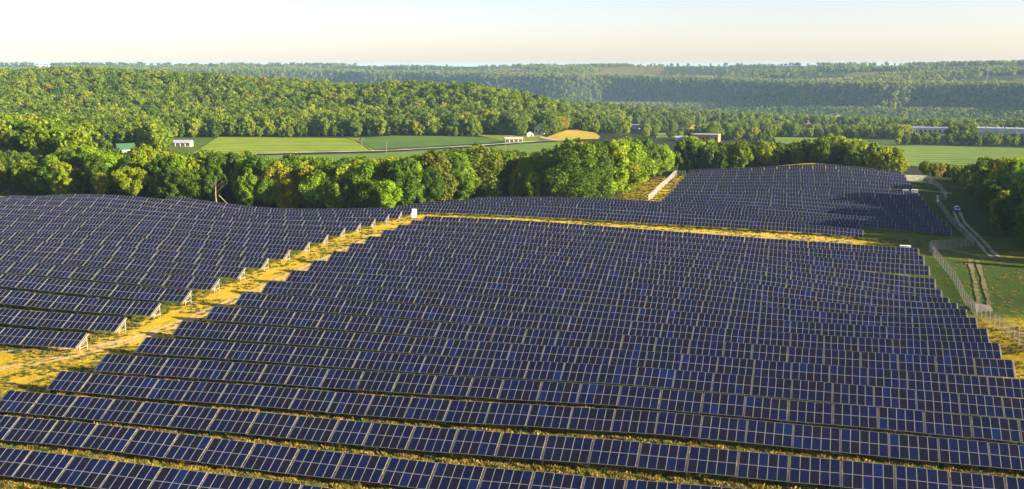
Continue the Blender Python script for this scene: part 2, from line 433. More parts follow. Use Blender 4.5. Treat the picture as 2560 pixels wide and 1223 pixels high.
def ribbon(name, pts, width, m, lift, jitter=0.15, seed=0):
    """a worn track that follows the ground along a line of points"""
    P = np.array([p[:2] for p in pts], float)
    # Catmull-Rom resample
    Q = []
    E = np.vstack([2 * P[0] - P[1], P, 2 * P[-1] - P[-2]])
    for i in range(1, len(E) - 2):
        L = max(2, int(np.hypot(*(E[i + 1] - E[i])) / 1.2))
        for j in range(L):
            t = j / L
            Q.append(0.5 * ((2 * E[i]) + (-E[i - 1] + E[i + 1]) * t + (2 * E[i - 1] - 5 * E[i] + 4 * E[i + 1] - E[i + 2]) * t * t + (-E[i - 1] + 3 * E[i] - 3 * E[i + 1] + E[i + 2]) * t ** 3))
    Q.append(E[-2])
    Q = np.array(Q)
    T = np.gradient(Q, axis=0)
    N = np.stack([-T[:, 1], T[:, 0]], 1) / (np.hypot(T[:, 0], T[:, 1])[:, None] + 1e-9)
    rs = np.random.RandomState(seed)
    ws = [width / 2 * (1 + jitter * (rs.rand(len(Q)) * 2 - 1) + 0.2 * np.sin(np.arange(len(Q)) * .31 + seed)) for _ in range(2)]
    offs = np.stack([-ws[0], -ws[0] / 3, ws[1] / 3, ws[1]], 1)
    XY = Q[:, None, :] + N[:, None, :] * offs[:, :, None]
    Z = ground_z(XY[..., 0].ravel(), XY[..., 1].ravel()).reshape(XY.shape[:2]) + lift
    V = np.concatenate([XY, Z[..., None]], -1).reshape(-1, 3)
    n = len(Q)
    Fc = [(4 * i + j, 4 * i + j + 1, 4 * i + j + 5, 4 * i + j + 4) for i in range(n - 1) for j in range(3)]
    o = add(name, np_mesh(name, V, Fc, [m]))
    o['kind'] = 'structure'
    return o


def scatter(name, P, scl, rotz, var, protos, kind='stuff'):
    """one object of many instances (geometry nodes), for what nobody could count"""
    n = len(P)
    me = bpy.data.meshes.new(name)
    me.vertices.add(n)
    me.vertices.foreach_set('co', np.asarray(P, np.float32).ravel())
    for an, typ, val in (('scl', 'FLOAT_VECTOR', scl), ('rot', 'FLOAT_VECTOR', np.stack([np.zeros(n), np.zeros(n), rotz], 1)), ('var', 'INT', var)):
        a = me.attributes.new(an, typ, 'POINT')
        a.data.foreach_set('vector' if typ == 'FLOAT_VECTOR' else 'value', np.asarray(val, np.int32 if typ == 'INT' else np.float32).ravel())
    o = add(name, me)
    o['kind'] = kind
    g = bpy.data.node_groups.new(name, 'GeometryNodeTree')
    g.interface.new_socket('Geometry', in_out='INPUT', socket_type='NodeSocketGeometry')
    g.interface.new_socket('Geometry', in_out='OUTPUT', socket_type='NodeSocketGeometry')
    gi, go = g.nodes.new('NodeGroupInput'), g.nodes.new('NodeGroupOutput')
    ip = g.nodes.new('GeometryNodeInstanceOnPoints')
    ti = g.nodes.new('GeometryNodeGeometryToInstance')
    for p in protos:
        oi = g.nodes.new('GeometryNodeObjectInfo')
        oi.inputs['Object'].default_value = p
        g.links.new(oi.outputs['Geometry'], ti.inputs[0])

    def attr(nm, dt):
        a = g.nodes.new('GeometryNodeInputNamedAttribute')
        a.data_type = dt
        a.inputs['Name'].default_value = nm
        return a.outputs['Attribute']
    g.links.new(gi.outputs[0], ip.inputs['Points'])
    g.links.new(ti.outputs[0], ip.inputs['Instance'])
    ip.inputs['Pick Instance'].default_value = True
    g.links.new(attr('var', 'INT'), ip.inputs['Instance Index'])
    g.links.new(attr('rot', 'FLOAT_VECTOR'), ip.inputs['Rotation'])
    g.links.new(attr('scl', 'FLOAT_VECTOR'), ip.inputs['Scale'])
    g.links.new(ip.outputs[0], go.inputs[0])
    mod = o.modifiers.new('instances', 'NODES')
    mod.node_group = g
    return o


def px_poly(pts):
    return [tuple(at(x, y)[:2]) for x, y in pts]


ORD = ['first', 'second', 'third', 'fourth', 'fifth', 'sixth', 'seventh', 'eighth', 'ninth', 'tenth', 'eleventh', 'twelfth', 'thirteenth', 'fourteenth', 'fifteenth', 'sixteenth', 'seventeenth', 'eighteenth', 'nineteenth', 'twentieth']
rnd = random.Random(7)

# ------------------------------------------------------------------ ground: one sheet out to the horizon
def row_y(k):
    return 94.32 + 10.638 * k - 0.0                     # line of the upper edge of a row


LANE_L = lambda k: -111.0 - 0.29 * (k - 5)
FRONT_L = lambda k: -99.4 - 0.30 * (k - 2)
FRONT_R = lambda k: 28.3 - 0.33 * (k - 7)

GREEN, DRY, SOIL, WOODS = (0.060, 0.110, 0.007), (0.47, 0.315, 0.015), (0.13, 0.095, 0.04), (0.020, 0.026, 0.008)


def grass_material(name='meadow_ground'):
    m, t, b = mat(name)
    geo = node(t, 'ShaderNodeNewGeometry')
    pos = geo.outputs['Position']
    at_d = node(t, 'ShaderNodeAttribute', attribute_name='dry').outputs['Fac']
    at_w = node(t, 'ShaderNodeAttribute', attribute_name='wood').outputs['Fac']
    n1 = noise_n(t, pos, 0.09, 4)
    n2 = noise_n(t, pos, 0.55, 5, 0.65)
    n3 = noise_n(t, pos, 2.6, 4, 0.7)
    mixn = math_n(t, 'ADD', math_n(t, 'MULTIPLY', n1, 0.45), math_n(t, 'ADD', math_n(t, 'MULTIPLY', n2, 0.65), math_n(t, 'MULTIPLY', n3, 0.5)))
    amp = math_n(t, 'MINIMUM', math_n(t, 'ADD', math_n(t, 'MULTIPLY', at_d, 1.6), 0.30), 1.1)
    k = math_n(t, 'ADD', at_d, math_n(t, 'MULTIPLY', math_n(t, 'SUBTRACT', mixn, 0.8), amp))
    g = ramp(t, k, [(0.05, (0.040, 0.070, 0.008)), (0.35, GREEN), (0.55, (0.21, 0.195, 0.011)), (0.8, DRY), (1.0, (0.55, 0.38, 0.032))])
    n4 = noise_n(t, pos, 1.1, 6, 0.7)
    g = mix_c(t, math_n(t, 'MULTIPLY', ramp(t, n4, [(0.55, (0, 0, 0)), (0.75, (0.45, 0.45, 0.45))]), math_n(t, 'MINIMUM', math_n(t, 'MAXIMUM', at_d, 0.0), 1.0)), g, SOIL)
    g = mix_c(t, at_w, g, WOODS)
    t.links.new(g, b.inputs['Base Color'])
    b.inputs['Roughness'].default_value = 0.95
    b.inputs['Specular IOR Level'].default_value = 0.1
    bp = node(t, 'ShaderNodeBump')
    bp.inputs['Strength'].default_value = 0.9
    bp.inputs['Distance'].default_value = 0.35
    t.links.new(math_n(t, 'ADD', n2, math_n(t, 'MULTIPLY', n3, 0.6)), bp.inputs['Height'])
    t.links.new(bp.outputs[0], b.inputs['Normal'])
    return m


M_GROUND = grass_material()

rr = np.concatenate([np.exp(np.linspace(math.log(8), math.log(75), 24))[:-1], np.exp(np.linspace(math.log(75), math.log(700), 330))[:-1], np.exp(np.linspace(math.log(700), math.log(24000), 240))])
aa = np.concatenate([np.linspace(-0.27 - math.pi, -0.27 - 0.62, 40)[:-1], np.linspace(-0.27 - 0.62, -0.27 + 0.62, 580), np.linspace(-0.27 + 0.62, -0.27 + math.pi, 40)[1:-1]])
na, nr = len(aa), len(rr)
GX, GY = rr[:, None] * np.sin(aa)[None], rr[:, None] * np.cos(aa)[None]
gx, gy = np.append(GX.ravel(), 0.0), np.append(GY.ravel(), 0.0)
gz = ground_z(gx, gy)
gz[-1] = gz[:na].mean()
dd = np.hypot(gx, gy)


def dryness(x, y):
    d = np.hypot(x, y)
    kk = (y - 94.3) / 10.638
    v = np.full(len(x), 0.40)
    lane = (x > LANE_L(kk) - 2) & (x < FRONT_L(kk) + 1)
    v = np.where(lane, 0.92, v)
    v = np.where((y < 150) & (x < -95), 0.80, v)
    v = np.where((x > 27) & (y < 225), 0.78, v)
    right = np.clip((x - 24) / 6, 0, 1) * np.clip((y - 205) / 30, 0, 1)
    v = v * (1 - right) + (-0.08 + 0.30 * fbm(x / 14, y / 9, 21, 2)) * right
    v = np.where((y > 288) & (y < 350) & (x > 12), 0.40, v)
    st = np.clip((y - 285) / 4, 0, 1) * np.clip((321 - y) / 5, 0, 1) * np.clip((x + 118) / 4, 0, 1) * np.clip((24 - x) / 26, 0, 1)
    v = v * (1 - st) + 0.98 * st
    v = np.where((x < -54) & (x > -90) & (y > 380) & (y < 520), 1.0, v)
    v = np.where((y > 497) & (y < 545) & (x > -30) & (x < 30), 1.05, v)
    far = np.clip((d - 560) / 80, 0, 1)
    v = v * (1 - far) + 0.22 * far
    pl = np.clip((d - 2700) / 300, 0, 1)
    v = v * (1 - pl) + np.where(fbm(x / 420, y / 900, 31, 2) > 0.55, 0.85, 0.25) * pl
    return v


dry = dryness(gx, gy)
gpx, gpy, gd_ = to_px(np.stack([gx, gy, gz], 1))
BARN_YARD = [(395, 345), (560, 343), (600, 384), (480, 391), (395, 376)]
GREEN_BARN_YARD = [(292, 372), (345, 372), (345, 396), (292, 396)]
FIELDS = {
    'yellow': [(545, 344), (600, 344), (760, 345), (858, 346), (888, 353), (908, 366), (928, 379), (820, 379), (690, 383), (600, 384), (480, 384)],
    'dark': [(905, 346), (980, 340), (1100, 341), (1200, 344), (1262, 350), (1270, 356), (1150, 363), (1050, 369), (960, 373), (938, 375), (912, 362), (899, 352)],
    'below': [(480, 390), (700, 389), (940, 384), (1060, 377), (1200, 370), (1290, 362), (1400, 355), (1440, 357), (1440, 372), (1330, 388), (1100, 402), (700, 408), (480, 408)],
    'gold': [(1352, 349), (1372, 342), (1412, 328), (1440, 325), (1470, 330), (1500, 342), (1496, 348), (1440, 350), (1395, 354)],
    'meadow': [(1180, 336), (1300, 340), (1352, 338), (1365, 344), (1345, 352), (1300, 360), (1260, 352)],
    'grass_edge': [(862, 345.5), (902, 345.5), (897, 352), (911, 363), (937, 376.5), (931, 379), (912, 366), (893, 353)],
    'east': [(1935, 344), (2040, 345), (2160, 347), (2245, 351), (2250, 362), (2130, 367), (2010, 364), (1940, 358)],
    'south_east': [(2180, 366), (2300, 363), (2440, 368), (2600, 372), (2780, 376), (2780, 425), (2560, 416), (2420, 420), (2300, 418), (2200, 402), (2160, 380)],
    'town_gold': [(1730, 313), (1765, 311), (1800, 313), (1795, 322), (1745, 325), (1715, 322)],
    'town_green': [(1640, 334), (1700, 333), (1712, 342), (1640, 346)],
    'town_east': [(2200, 333), (2290, 334), (2380, 336), (2380, 341), (2250, 341)],
}
open_land = np.zeros(len(gx), bool)
for poly in list(FIELDS.values()) + [BARN_YARD, GREEN_BARN_YARD]:
    open_land |= in_poly(gpx, gpy, poly) & (gd_ > 0)
wood = np.clip((dd - 600) / 60, 0, 1) * np.clip((brow_d(np.arctan2(gx, gy)) + 250 - dd) / 200, 0.15, 1)
wood = np.where((gx < -118) & (gy > 326) | (gy > 535), np.maximum(wood, 0.75), wood)
wood = np.where((gpx < 1560) & (gd_ > 0) & (dd > 400) & (dd < 600) & (gx < -70), 0.8, wood)
wood[open_land] = 0
dry = np.where(open_land, 0.33, dry)
idx = np.arange(nr * na).reshape(nr, na)
nxt = np.roll(idx, -1, axis=1)
Fq = np.stack([idx[:-1].ravel(), nxt[:-1].ravel(), nxt[1:].ravel(), idx[1:].ravel()], 1)[:, ::-1]
cap = np.stack([np.full(na, nr * na), idx[0], nxt[0], nxt[0]], 1)
gm = np_mesh('ground', np.stack([gx, gy, gz], 1), Fq, [M_GROUND], [('dry', 'FLOAT', 'POINT', dry), ('wood', 'FLOAT', 'POINT', wood)])
gm.polygons.foreach_set('use_smooth', [True] * len(gm.polygons))
ground = tag(add('ground', gm), kind='structure')


# ------------------------------------------------------------------ crop fields, tracks
def crop_material(name, a, b_, row_dir, pitch, mixf=0.6):
    m, t, b = mat(name)
    pos = node(t, 'ShaderNodeNewGeometry').outputs['Position']
    mp = node(t, 'ShaderNodeMapping')
    mp.inputs['Rotation'].default_value = (0, 0, row_dir)
    t.links.new(pos, mp.inputs['Vector'])
    wv = node(t, 'ShaderNodeTexWave')
    wv.inputs['Scale'].default_value = 0.314 / pitch
    wv.inputs['Distortion'].default_value = 1.6
    wv.inputs['Detail'].default_value = 2
    wv.inputs['Detail Scale'].default_value = 0.6
    t.links.new(mp.outputs[0], wv.inputs['Vector'])
    n1 = noise_n(t, pos, 0.03, 4)
    n2 = noise_n(t, pos, 0.10, 7, 0.75)
    f = math_n(t, 'ADD', math_n(t, 'MULTIPLY', wv.outputs['Fac'], 0.45), math_n(t, 'ADD', math_n(t, 'MULTIPLY', n1, 0.6), math_n(t, 'MULTIPLY', n2, 0.6)))
    t.links.new(ramp(t, f, [(0.56, a), (0.98, b_)]), b.inputs['Base Color'])
    b.inputs['Roughness'].default_value = 0.9
    b.inputs['Specular IOR Level'].default_value = 0.15
    bp = node(t, 'ShaderNodeBump')
    bp.inputs['Strength'].default_value = 0.7
    bp.inputs['Distance'].default_value = 0.5
    t.links.new(f, bp.inputs['Height'])
    t.links.new(bp.outputs[0], b.inputs['Normal'])
    return m


M_CROP_Y = crop_material('vine_rows', (0.075, 0.140, 0.008), (0.24, 0.30, 0.010), R(-116), 17.0)
M_CROP_D = crop_material('soybeans', (0.040, 0.090, 0.010), (0.10, 0.170, 0.016), R(-112), 11.0)
M_CROP_P = crop_material('young_crop', (0.070, 0.130, 0.016), (0.15, 0.215, 0.022), R(-108), 15.0)
M_GOLD = crop_material('mown_hay', (0.30, 0.21, 0.02), (0.52, 0.37, 0.04), R(20), 5.0)
M_MEADOW = crop_material('lush_meadow', (0.10, 0.15, 0.012), (0.20, 0.24, 0.015), R(20), 9.0)
for nm, key, m, st in (('crop_field', 'yellow', M_CROP_Y, 9), ('crop_field', 'dark', M_CROP_D, 9), ('crop_field', 'below', M_CROP_P, 10), ('hay_field', 'gold', M_GOLD, 9), ('meadow', 'meadow', M_MEADOW, 9),
                       ('meadow', 'grass_edge', M_MEADOW, 8), ('crop_field', 'east', M_CROP_P, 14), ('crop_field', 'south_east', M_CROP_P, 12), ('hay_field', 'town_gold', M_GOLD, 20), ('meadow', 'town_green', M_MEADOW, 20), ('meadow', 'town_east', M_MEADOW, 20)):
    draped(nm, px_poly(FIELDS[key]), m, 0.35, st)

M_TRACK = plain('worn_earth', (0.50, 0.37, 0.19), 0.95, 0, 0.22, 0.9, 0.1)
M_GRAVEL = plain('pale_gravel', (0.42, 0.34, 0.22), 0.95, 0, 0.2, 1.2, 0.1)
M_WORN = plain('bare_patch', (0.15, 0.14, 0.06), 0.95, 0, 0.35, 0.6, 0.1)
M_ROAD = plain('road_gravel', (0.52, 0.47, 0.33), 0.95, 0, 0.1, 0.1, 0.1)
lane = [(-124, 118), (-114, 136), (-107.5, 152), (-105.3, 170), (-105.2, 200), (-106.0, 230), (-107.0, 260), (-107.5, 285), (-104, 300), (-90, 304.5)]
for sgn in (-0.95, 0.95):
    ribbon('dirt_track', [(x + sgn, y + (sgn if y > 290 else 0)) for x, y in lane], 0.85, M_TRACK, 0.07, 0.5, int(sgn * 3) + 5)
ribbon('dirt_track', [(-160, 139), (-140, 140.5), (-122, 143), (-110, 150), (-106.5, 160)], 1.4, M_TRACK, 0.08, 0.5, 3)
for yy in (303.2, 305.4):
    ribbon('dirt_track', [(-92, yy), (-60, yy), (-20, yy), (10, yy + 0.5)], 0.9, M_TRACK, 0.07, 0.4, int(yy))
tr = [at(*p)[:2] for p in ((2392, 530), (2403, 554.5), (2416, 570), (2434, 588), (2449.5, 603), (2462.7, 618.5), (2476, 634), (2492, 645))]
tr2 = [at(*p)[:2] for p in ((2370, 512), (2380, 516))]
for sgn in (-0.95, 0.95):
    ribbon('dirt_track', [(x + sgn, y) for x, y in tr], 1.0, M_GRAVEL, 0.12, 0.2, int(sgn * 5) + 9)
ribbon('dirt_track', [at(*p)[:2] for p in ((2490, 645), (2455, 643), (2410, 633), (2355, 621))], 0.7, M_GRAVEL, 0.13, 0.4, 22)
for a, b_ in (((2424, 648), (2449, 764)), ((2444, 652), (2474, 764))):
    ribbon('worn_patch', [at(a[0] + (b_[0] - a[0]) * f, a[1] + (b_[1] - a[1]) * f)[:2] for f in (0, .3, .6, 1)], 0.9, M_WORN, 0.10, 0.5, a[0])
ribbon('farm_road', [at(*p)[:2] for p in ((600, 386), (760, 383), (936, 379), (1060, 373), (1180, 366), (1290, 358.5), (1360, 353.5), (1400, 352))], 5.0, M_ROAD, 0.6, 0.05, 2)
ribbon('farm_road', [at(*p)[:2] for p in ((1352, 344), (1372, 349), (1400, 352.5), (1440, 351))], 4.0, M_ROAD, 0.62, 0.05, 4)

# ------------------------------------------------------------------ solar racks
TILT, SL = R(28.2), 3.64
TW = 5.19                                              # one table of five columns
CT, ST = math.cos(TILT), math.sin(TILT)


def cell_material():
    m, t, b = mat('solar_cells')
    rnd_ = node(t, 'ShaderNodeObjectInfo').outputs['Random']
    tint = node(t, 'ShaderNodeAttribute', attribute_name='tint').outputs['Fac']
    k = math_n(t, 'FRACT', math_n(t, 'ADD', rnd_, tint))
    base = ramp(t, k, [(0.0, (0.0035, 0.0036, 0.015)), (0.30, (0.0048, 0.0038, 0.013)), (0.42, (0.0017, 0.0044, 0.027)), (0.80, (0.0017, 0.0044, 0.030)), (0.95, (0.0022, 0.0065, 0.044)), (0.99, (0.003, 0.012, 0.070))])
    uv = node(t, 'ShaderNodeUVMap')
    sep = node(t, 'ShaderNodeSeparateXYZ')
    t.links.new(uv.outputs[0], sep.inputs[0])
    lines = None
    for ax in (0, 1):
        fr = math_n(t, 'ABSOLUTE', math_n(t, 'SUBTRACT', math_n(t, 'FRACT', sep.outputs[ax]), 0.5))
        g = math_n(t, 'GREATER_THAN', fr, 0.468)
        lines = g if lines is None else math_n(t, 'MAXIMUM', lines, g)
    base = mix_c(t, math_n(t, 'MULTIPLY', lines, 0.30), base, (0.05, 0.058, 0.09))
    pos = node(t, 'ShaderNodeNewGeometry').outputs['Position']
    dust = noise_n(t, pos, 0.25, 4, 0.6)
    base = mix_c(t, math_n(t, 'MULTIPLY', dust, 0.012), base, (0.45, 0.40, 0.33))
    t.links.new(base, b.inputs['Base Color'])
    b.inputs['Roughness'].default_value = 0.11
    b.inputs['IOR'].default_value = 1.5
    b.inputs['Specular IOR Level'].default_value = 0.4
    return m


M_CELL = cell_material()
M_FRAME = plain('anodised_frame', (0.33, 0.325, 0.33), 0.45, 0.15, 0.05, 2.0)
M_STEEL = plain('galvanised_steel', (0.36, 0.335, 0.30), 0.5, 0.2, 0.12, 3.0)
M_STEEL_D = plain('grey_steel', (0.30, 0.30, 0.30), 0.55, 0.3, 0.15, 3.0)


def module_geo(cx, cy, w_, h_, fr=0.022):
    """frame and glass of one module, lying in the xy plane; returns verts, faces, material ids, cell uvs"""
    x0, x1, y0, y1 = cx - w_ / 2, cx + w_ / 2, cy - h_ / 2, cy + h_ / 2
    v = [(x0, y0, 0.02), (x1, y0, 0.02), (x1, y1, 0.02), (x0, y1, 0.02), (x0 + fr, y0 + fr, 0.02), (x1 - fr, y0 + fr, 0.02), (x1 - fr, y1 - fr, 0.02), (x0 + fr, y1 - fr, 0.02),
         (x0 + fr, y0 + fr, 0.014), (x1 - fr, y0 + fr, 0.014), (x1 - fr, y1 - fr, 0.014), (x0 + fr, y1 - fr, 0.014),
         (x0, y0, -0.02), (x1, y0, -0.02), (x1, y1, -0.02), (x0, y1, -0.02)]
    f = [(0, 1, 5, 4), (1, 2, 6, 5), (2, 3, 7, 6), (3, 0, 4, 7), (4, 5, 9, 8), (5, 6, 10, 9), (6, 7, 11, 10), (7, 4, 8, 11), (8, 9, 10, 11), (0, 12, 13, 1), (1, 13, 14, 2), (2, 14, 15, 3), (3, 15, 12, 0), (15, 14, 13, 12)]
    mi = [0] * 8 + [1] + [0] * 5
    return v, f, mi


def module_mesh(name, cells, extra=None):
    """cells: list of (cx, cy, tint)"""
    V, Fc, Mi, UV, Tn = [], [], [], [], []
    for cx, cy, tn in cells:
        v, f, mi = module_geo(cx, cy, 0.985, 1.80)
        o = len(V)
        V += v
        Fc += [tuple(i + o for i in q) for q in f]
        Mi += mi
        for q, k in zip(f, mi):
            UV += [(0, 0), (6, 0), (6, 10), (0, 10)] if k == 1 else [(0.3, 0.3)] * 4
            Tn.append(tn)
    if extra is not None:
        o = len(V)
        V += extra.v
        for q in extra.f:
            Fc.append(tuple(i + o for i in q))
            Mi.append(2)
            UV += [(0.3, 0.3)] * len(q)
            Tn.append(0)
    me = bpy.data.meshes.new(name)
    me.from_pydata(V, [], Fc)
    for m in (M_FRAME, M_CELL, M_STEEL):
        me.materials.append(m)
    me.polygons.foreach_set('material_index', Mi)
    ul = me.uv_layers.new(name='UVMap')
    ul.data.foreach_set('uv', np.array(UV, np.float32).ravel())
    a = me.attributes.new('tint', 'FLOAT', 'FACE')
    a.data.foreach_set('value', Tn)
    me.update()
    return me


SP = {0: module_mesh('solar_panel', [(0, 0, 0.0)])}


def purlins(n):
    b = MB()
    for y in (-1.55, -0.35, 0.35, 1.55):
        b.box((0, y, -0.055), (n * 1.005 + 0.1, 0.06, 0.06))
    return b


def slots(n):
    return [((i - (n - 1) / 2) * 1.005, sy * 0.91) for i in range(n) for sy in (1, -1)]


PUR = {n: purlins(n).mesh('panel_table', [M_STEEL]) for n in (4, 5)}
rs = np.random.RandomState(2)
FAR = {n: [module_mesh('panel_table', [(x, y, rs.rand()) for x, y in slots(n)], purlins(n)) for _ in range(8)] for n in (4, 5)}


def support(part):
    b = MB()
    y0, y1 = -1.78, 1.78
    P = lambda y, z: Vector((0, y * CT - z * ST, y * ST + z * CT))      # table frame -> upright frame
    if part in ('frame', 'all'):
        b.bar(P(y0, -0.13), P(y1, -0.13), 0.10, 0.10)
        fa, ra = P(-1.0, -0.2), P(1.15, -0.2)
        b.bar((0, fa.y, -1.05), (0, ra.y, -1.05), 0.07)
        b.bar((0, fa.y, -1.0), (0, ra.y - 0.05, ra.z - 0.35), 0.06)
    if part in ('front', 'all'):
        p = P(-1.0, -0.2)
        b.box((0, p.y, (p.z - 2.6) / 2), (0.11, 0.11, p.z + 2.6))
    if part in ('rear', 'all'):
        p = P(1.15, -0.2)
        b.box((0, p.y, (p.z - 2.6) / 2), (0.11, 0.11, p.z + 2.6))
    return b.mesh('support_frame' if part in ('frame', 'all') else 'leg', [M_STEEL])


SUP = {k: support(k) for k in ('frame', 'front', 'rear', 'all')}

rows = []                                              # (k, x_left, x_right, anchor, label, group)
for k in range(19):
    xl = FRONT_L(k) if k >= 2 else FRONT_L(2) - 0.2 - (2 - k) * 2 * TW
    xr = FRONT_R(k)
    if k == 0:
        lab = 'solar row lowest in view, its lower edge running off the bottom of the photo'
    elif k == 18:
        lab = 'solar row at the far end of the big middle block, along the golden grass strip'
    else:
        lab = 'solar row, %s up from the bottom of the big block beside the dirt lane' % ORD[k]
    rows.append((k, xl, xr, 'L', lab, 'solar rows of the big middle block'))
for k in range(5, 21):
    xr = LANE_L(k)
    xl = -198.2 if k == 20 else xr - 5.19 * int((xr + 150 + 7.3 * (k - 5)) / 5.19 + 1)
    if k == 5:
        lab = 'short solar row on white legs at the open grass corner, lowest of its block'
    elif k == 20:
        lab = 'solar row against the dark trees whose end stands at the white cabinet'
    else:
        lab = 'solar row on pale legs, %s up in the block beyond the dirt lane' % ORD[k - 5]
    rows.append((k, xl, xr, 'R', lab, 'solar rows of the block beyond the dirt lane'))
for k in range(21, 39):
    xl = -125.3 if k < 25 else (-115.6 if k < 27 else -51.8 - 0.31 * (k - 27))
    xr = 12.7 - .3 * (k - 21) if k < 24 else 38.9 - 0.30 * (k - 24)
    if k == 33:
        xr -= 9.3
    if k == 21:
        lab = 'solar row along the far side of the golden grass strip, ending dark in tree shade'
    elif k == 24:
        lab = 'solar row lying in deep blue shade beside the fence bend below the dirt track'
    elif k == 38:
        lab = 'solar row at the very top of the back block, beneath the bare golden mound'
    else:
        lab = 'solar row, %s up from the golden grass strip in the distant back block' % ORD[k - 21]
    rows.append((k, xl, xr, 'L' if k >= 27 else 'R', lab, 'solar rows of the distant back block'))

plan = []
for k, xl, xr, anchor, lab, grp in rows:
    xs, x = [], xl
    n_tab = []
    total = xr - xl
    rk = random.Random(100 * k + (1 if anchor == 'R' else 0))
    cnt = int(round(total / TW))
    kinds = [5] * cnt
    if cnt > 12 and rk.random() < 0.5:                 # a four-column table now and then
        for q in rk.sample(range(3, cnt - 3), 2):
            kinds[q] = 4
    pitch = total / sum(n * 1.005 + 0.165 for n in kinds)
    edges = [xl]
    for n in kinds:
        edges.append(edges[-1] + (n * 1.005 + 0.165) * pitch)
    plan.append((np.array(edges), kinds))
allx = np.concatenate([e for e, _ in plan])
ally = np.concatenate([np.full(len(e), row_y(r[0])) for (e, _), r in zip(plan, rows)])
allz = ground_z(allx, ally) + 2.5
pos_ = 0
n_mod = 0
for (edges, kinds), (k, xl, xr, anchor, lab, grp) in zip(plan, rows):
    zt = allz[pos_:pos_ + len(edges)]
    pos_ += len(edges)
    rk = random.Random(k * 31 + len(edges))
    Y = row_y(k)
    yc = Y - SL * CT / 2
    mid = (edges[0] + edges[-1]) / 2
    zm = float(np.interp(mid, edges, zt)) - SL * ST / 2
    root = tag(add('solar_rack', None), lab, 'solar row', grp)
    root.location = (mid, yc, zm)
    root.empty_display_size = 2
    for i, n in enumerate(kinds):
        x0, x1, z0, z1 = edges[i], edges[i + 1], zt[i], zt[i + 1]
        j = rk.uniform(-0.025, 0.025)
        b_ = math.atan2(z1 - z0, x1 - x0)
        ex = Vector((math.cos(b_), 0, math.sin(b_)))
        tl = TILT + R(rk.uniform(-0.5, 0.5))
        ey = Vector((0, math.cos(tl), math.sin(tl)))
        ey = (ey - ex * ey.dot(ex)).normalized()
        ez = ex.cross(ey)
        top = Vector(((x0 + x1) / 2, Y, (z0 + z1) / 2 + j))
        c = top - ey * (SL / 2)
        rot = Matrix((ex, ey, ez)).transposed().to_euler()
        depth = float((np.array(c) - np.array([0, 0, CAM_Z])) @ FWD)
        near = depth < 288
        if near:
            tb = add('panel_table', PUR[n], root, c - root.location, rot)
            for sx, sy in slots(n):
                add('solar_panel', SP[0], tb, (sx + rk.uniform(-.006, .006), sy, rk.uniform(-.004, .004)), (R(rk.uniform(-.25, .25)), R(rk.uniform(-.25, .25)), 0))
                n_mod += 1
        else:
            tb = add('panel_table', FAR[n][rk.randrange(8)], root, c - root.location, rot)
            tb['kind'] = 'stuff'
    for i, x in enumerate(edges):
        c = Vector((x + (0.12 if i == len(edges) - 1 else -0.12 if i == 0 else 0), yc, zt[i] - SL * ST / 2))
        depth = float((np.array(c) - np.array([0, 0, CAM_Z])) @ FWD)
        if depth < 288:
            fr = add('support_frame', SUP['frame'], root, c - root.location)
            add('leg', SUP['front'], fr)
            add('leg', SUP['rear'], fr)
        else:
            add('support_frame', SUP['all'], root, c - root.location)
print('modules', n_mod, 'rows', len(rows))

# ------------------------------------------------------------------ trees
def leaf_material(name, mode):
    m, t, b = mat(name)
    oi = node(t, 'ShaderNodeObjectInfo')
    tc = node(t, 'ShaderNodeTexCoord')
    n = noise_n(t, tc.outputs['Object'], 7.0 if mode == 'tree' else 5.0, 3, 0.6)
    if mode == 'tree':
        c = oi.outputs['Color']
    elif mode == 'forest':
        stand = noise_n(t, oi.outputs['Location'], 0.011, 3)
        kf = math_n(t, 'ADD', math_n(t, 'MULTIPLY', oi.outputs['Random'], 0.72), math_n(t, 'MULTIPLY', math_n(t, 'SUBTRACT', stand, 0.36), 1.1))
        c = ramp(t, kf, [(0.0, (0.042, 0.082, 0.007)), (0.35, (0.082, 0.136, 0.007)), (0.62, (0.130, 0.192, 0.006)), (0.86, (0.195, 0.240, 0.007)), (0.97, (0.20, 0.20, 0.010)), (1.0, (0.24, 0.17, 0.012))])
    elif mode == 'valley':  # leaf colours lifted to stand in for sunlit, hazy treetops
        c = ramp(t, oi.outputs['Random'], [(0.0, (0.075, 0.115, 0.016)), (0.4, (0.125, 0.175, 0.018)), (0.8, (0.19, 0.235, 0.022)), (1.0, (0.26, 0.27, 0.03))])
    else:
        c = ramp(t, oi.outputs['Random'], [(0.0, (0.042, 0.078, 0.012)), (0.4, (0.066, 0.112, 0.012)), (0.8, (0.100, 0.155, 0.012)), (0.97, (0.15, 0.17, 0.015))])
    hsv = node(t, 'ShaderNodeHueSaturation')
    t.links.new(c, hsv.inputs['Color'])
    t.links.new(math_n(t, 'ADD', 0.45, math_n(t, 'MULTIPLY', n, 1.2)), hsv.inputs['Value'])
    t.links.new(math_n(t, 'ADD', 0.485, math_n(t, 'MULTIPLY', n, 0.03)), hsv.inputs['Hue'])
    t.links.new(hsv.outputs[0], b.inputs['Base Color'])
    b.inputs['Roughness'].default_value = 0.7
    b.inputs['Specular IOR Level'].default_value = 0.2
    tr_ = node(t, 'ShaderNodeBsdfTranslucent')
    tcol = mix_c(t, 1.0, hsv.outputs[0], (1.5, 1.35, 0.5), 'MULTIPLY')
    t.links.new(tcol, tr_.inputs['Color'])
    mx = node(t, 'ShaderNodeMixShader')
    mx.inputs[0].default_value = 0.38
    t.links.new(b.outputs[0], mx.inputs[1])
    t.links.new(tr_.outputs[0], mx.inputs[2])
    t.links.new(mx.outputs[0], t.nodes['Material Output'].inputs['Surface'])
    return m


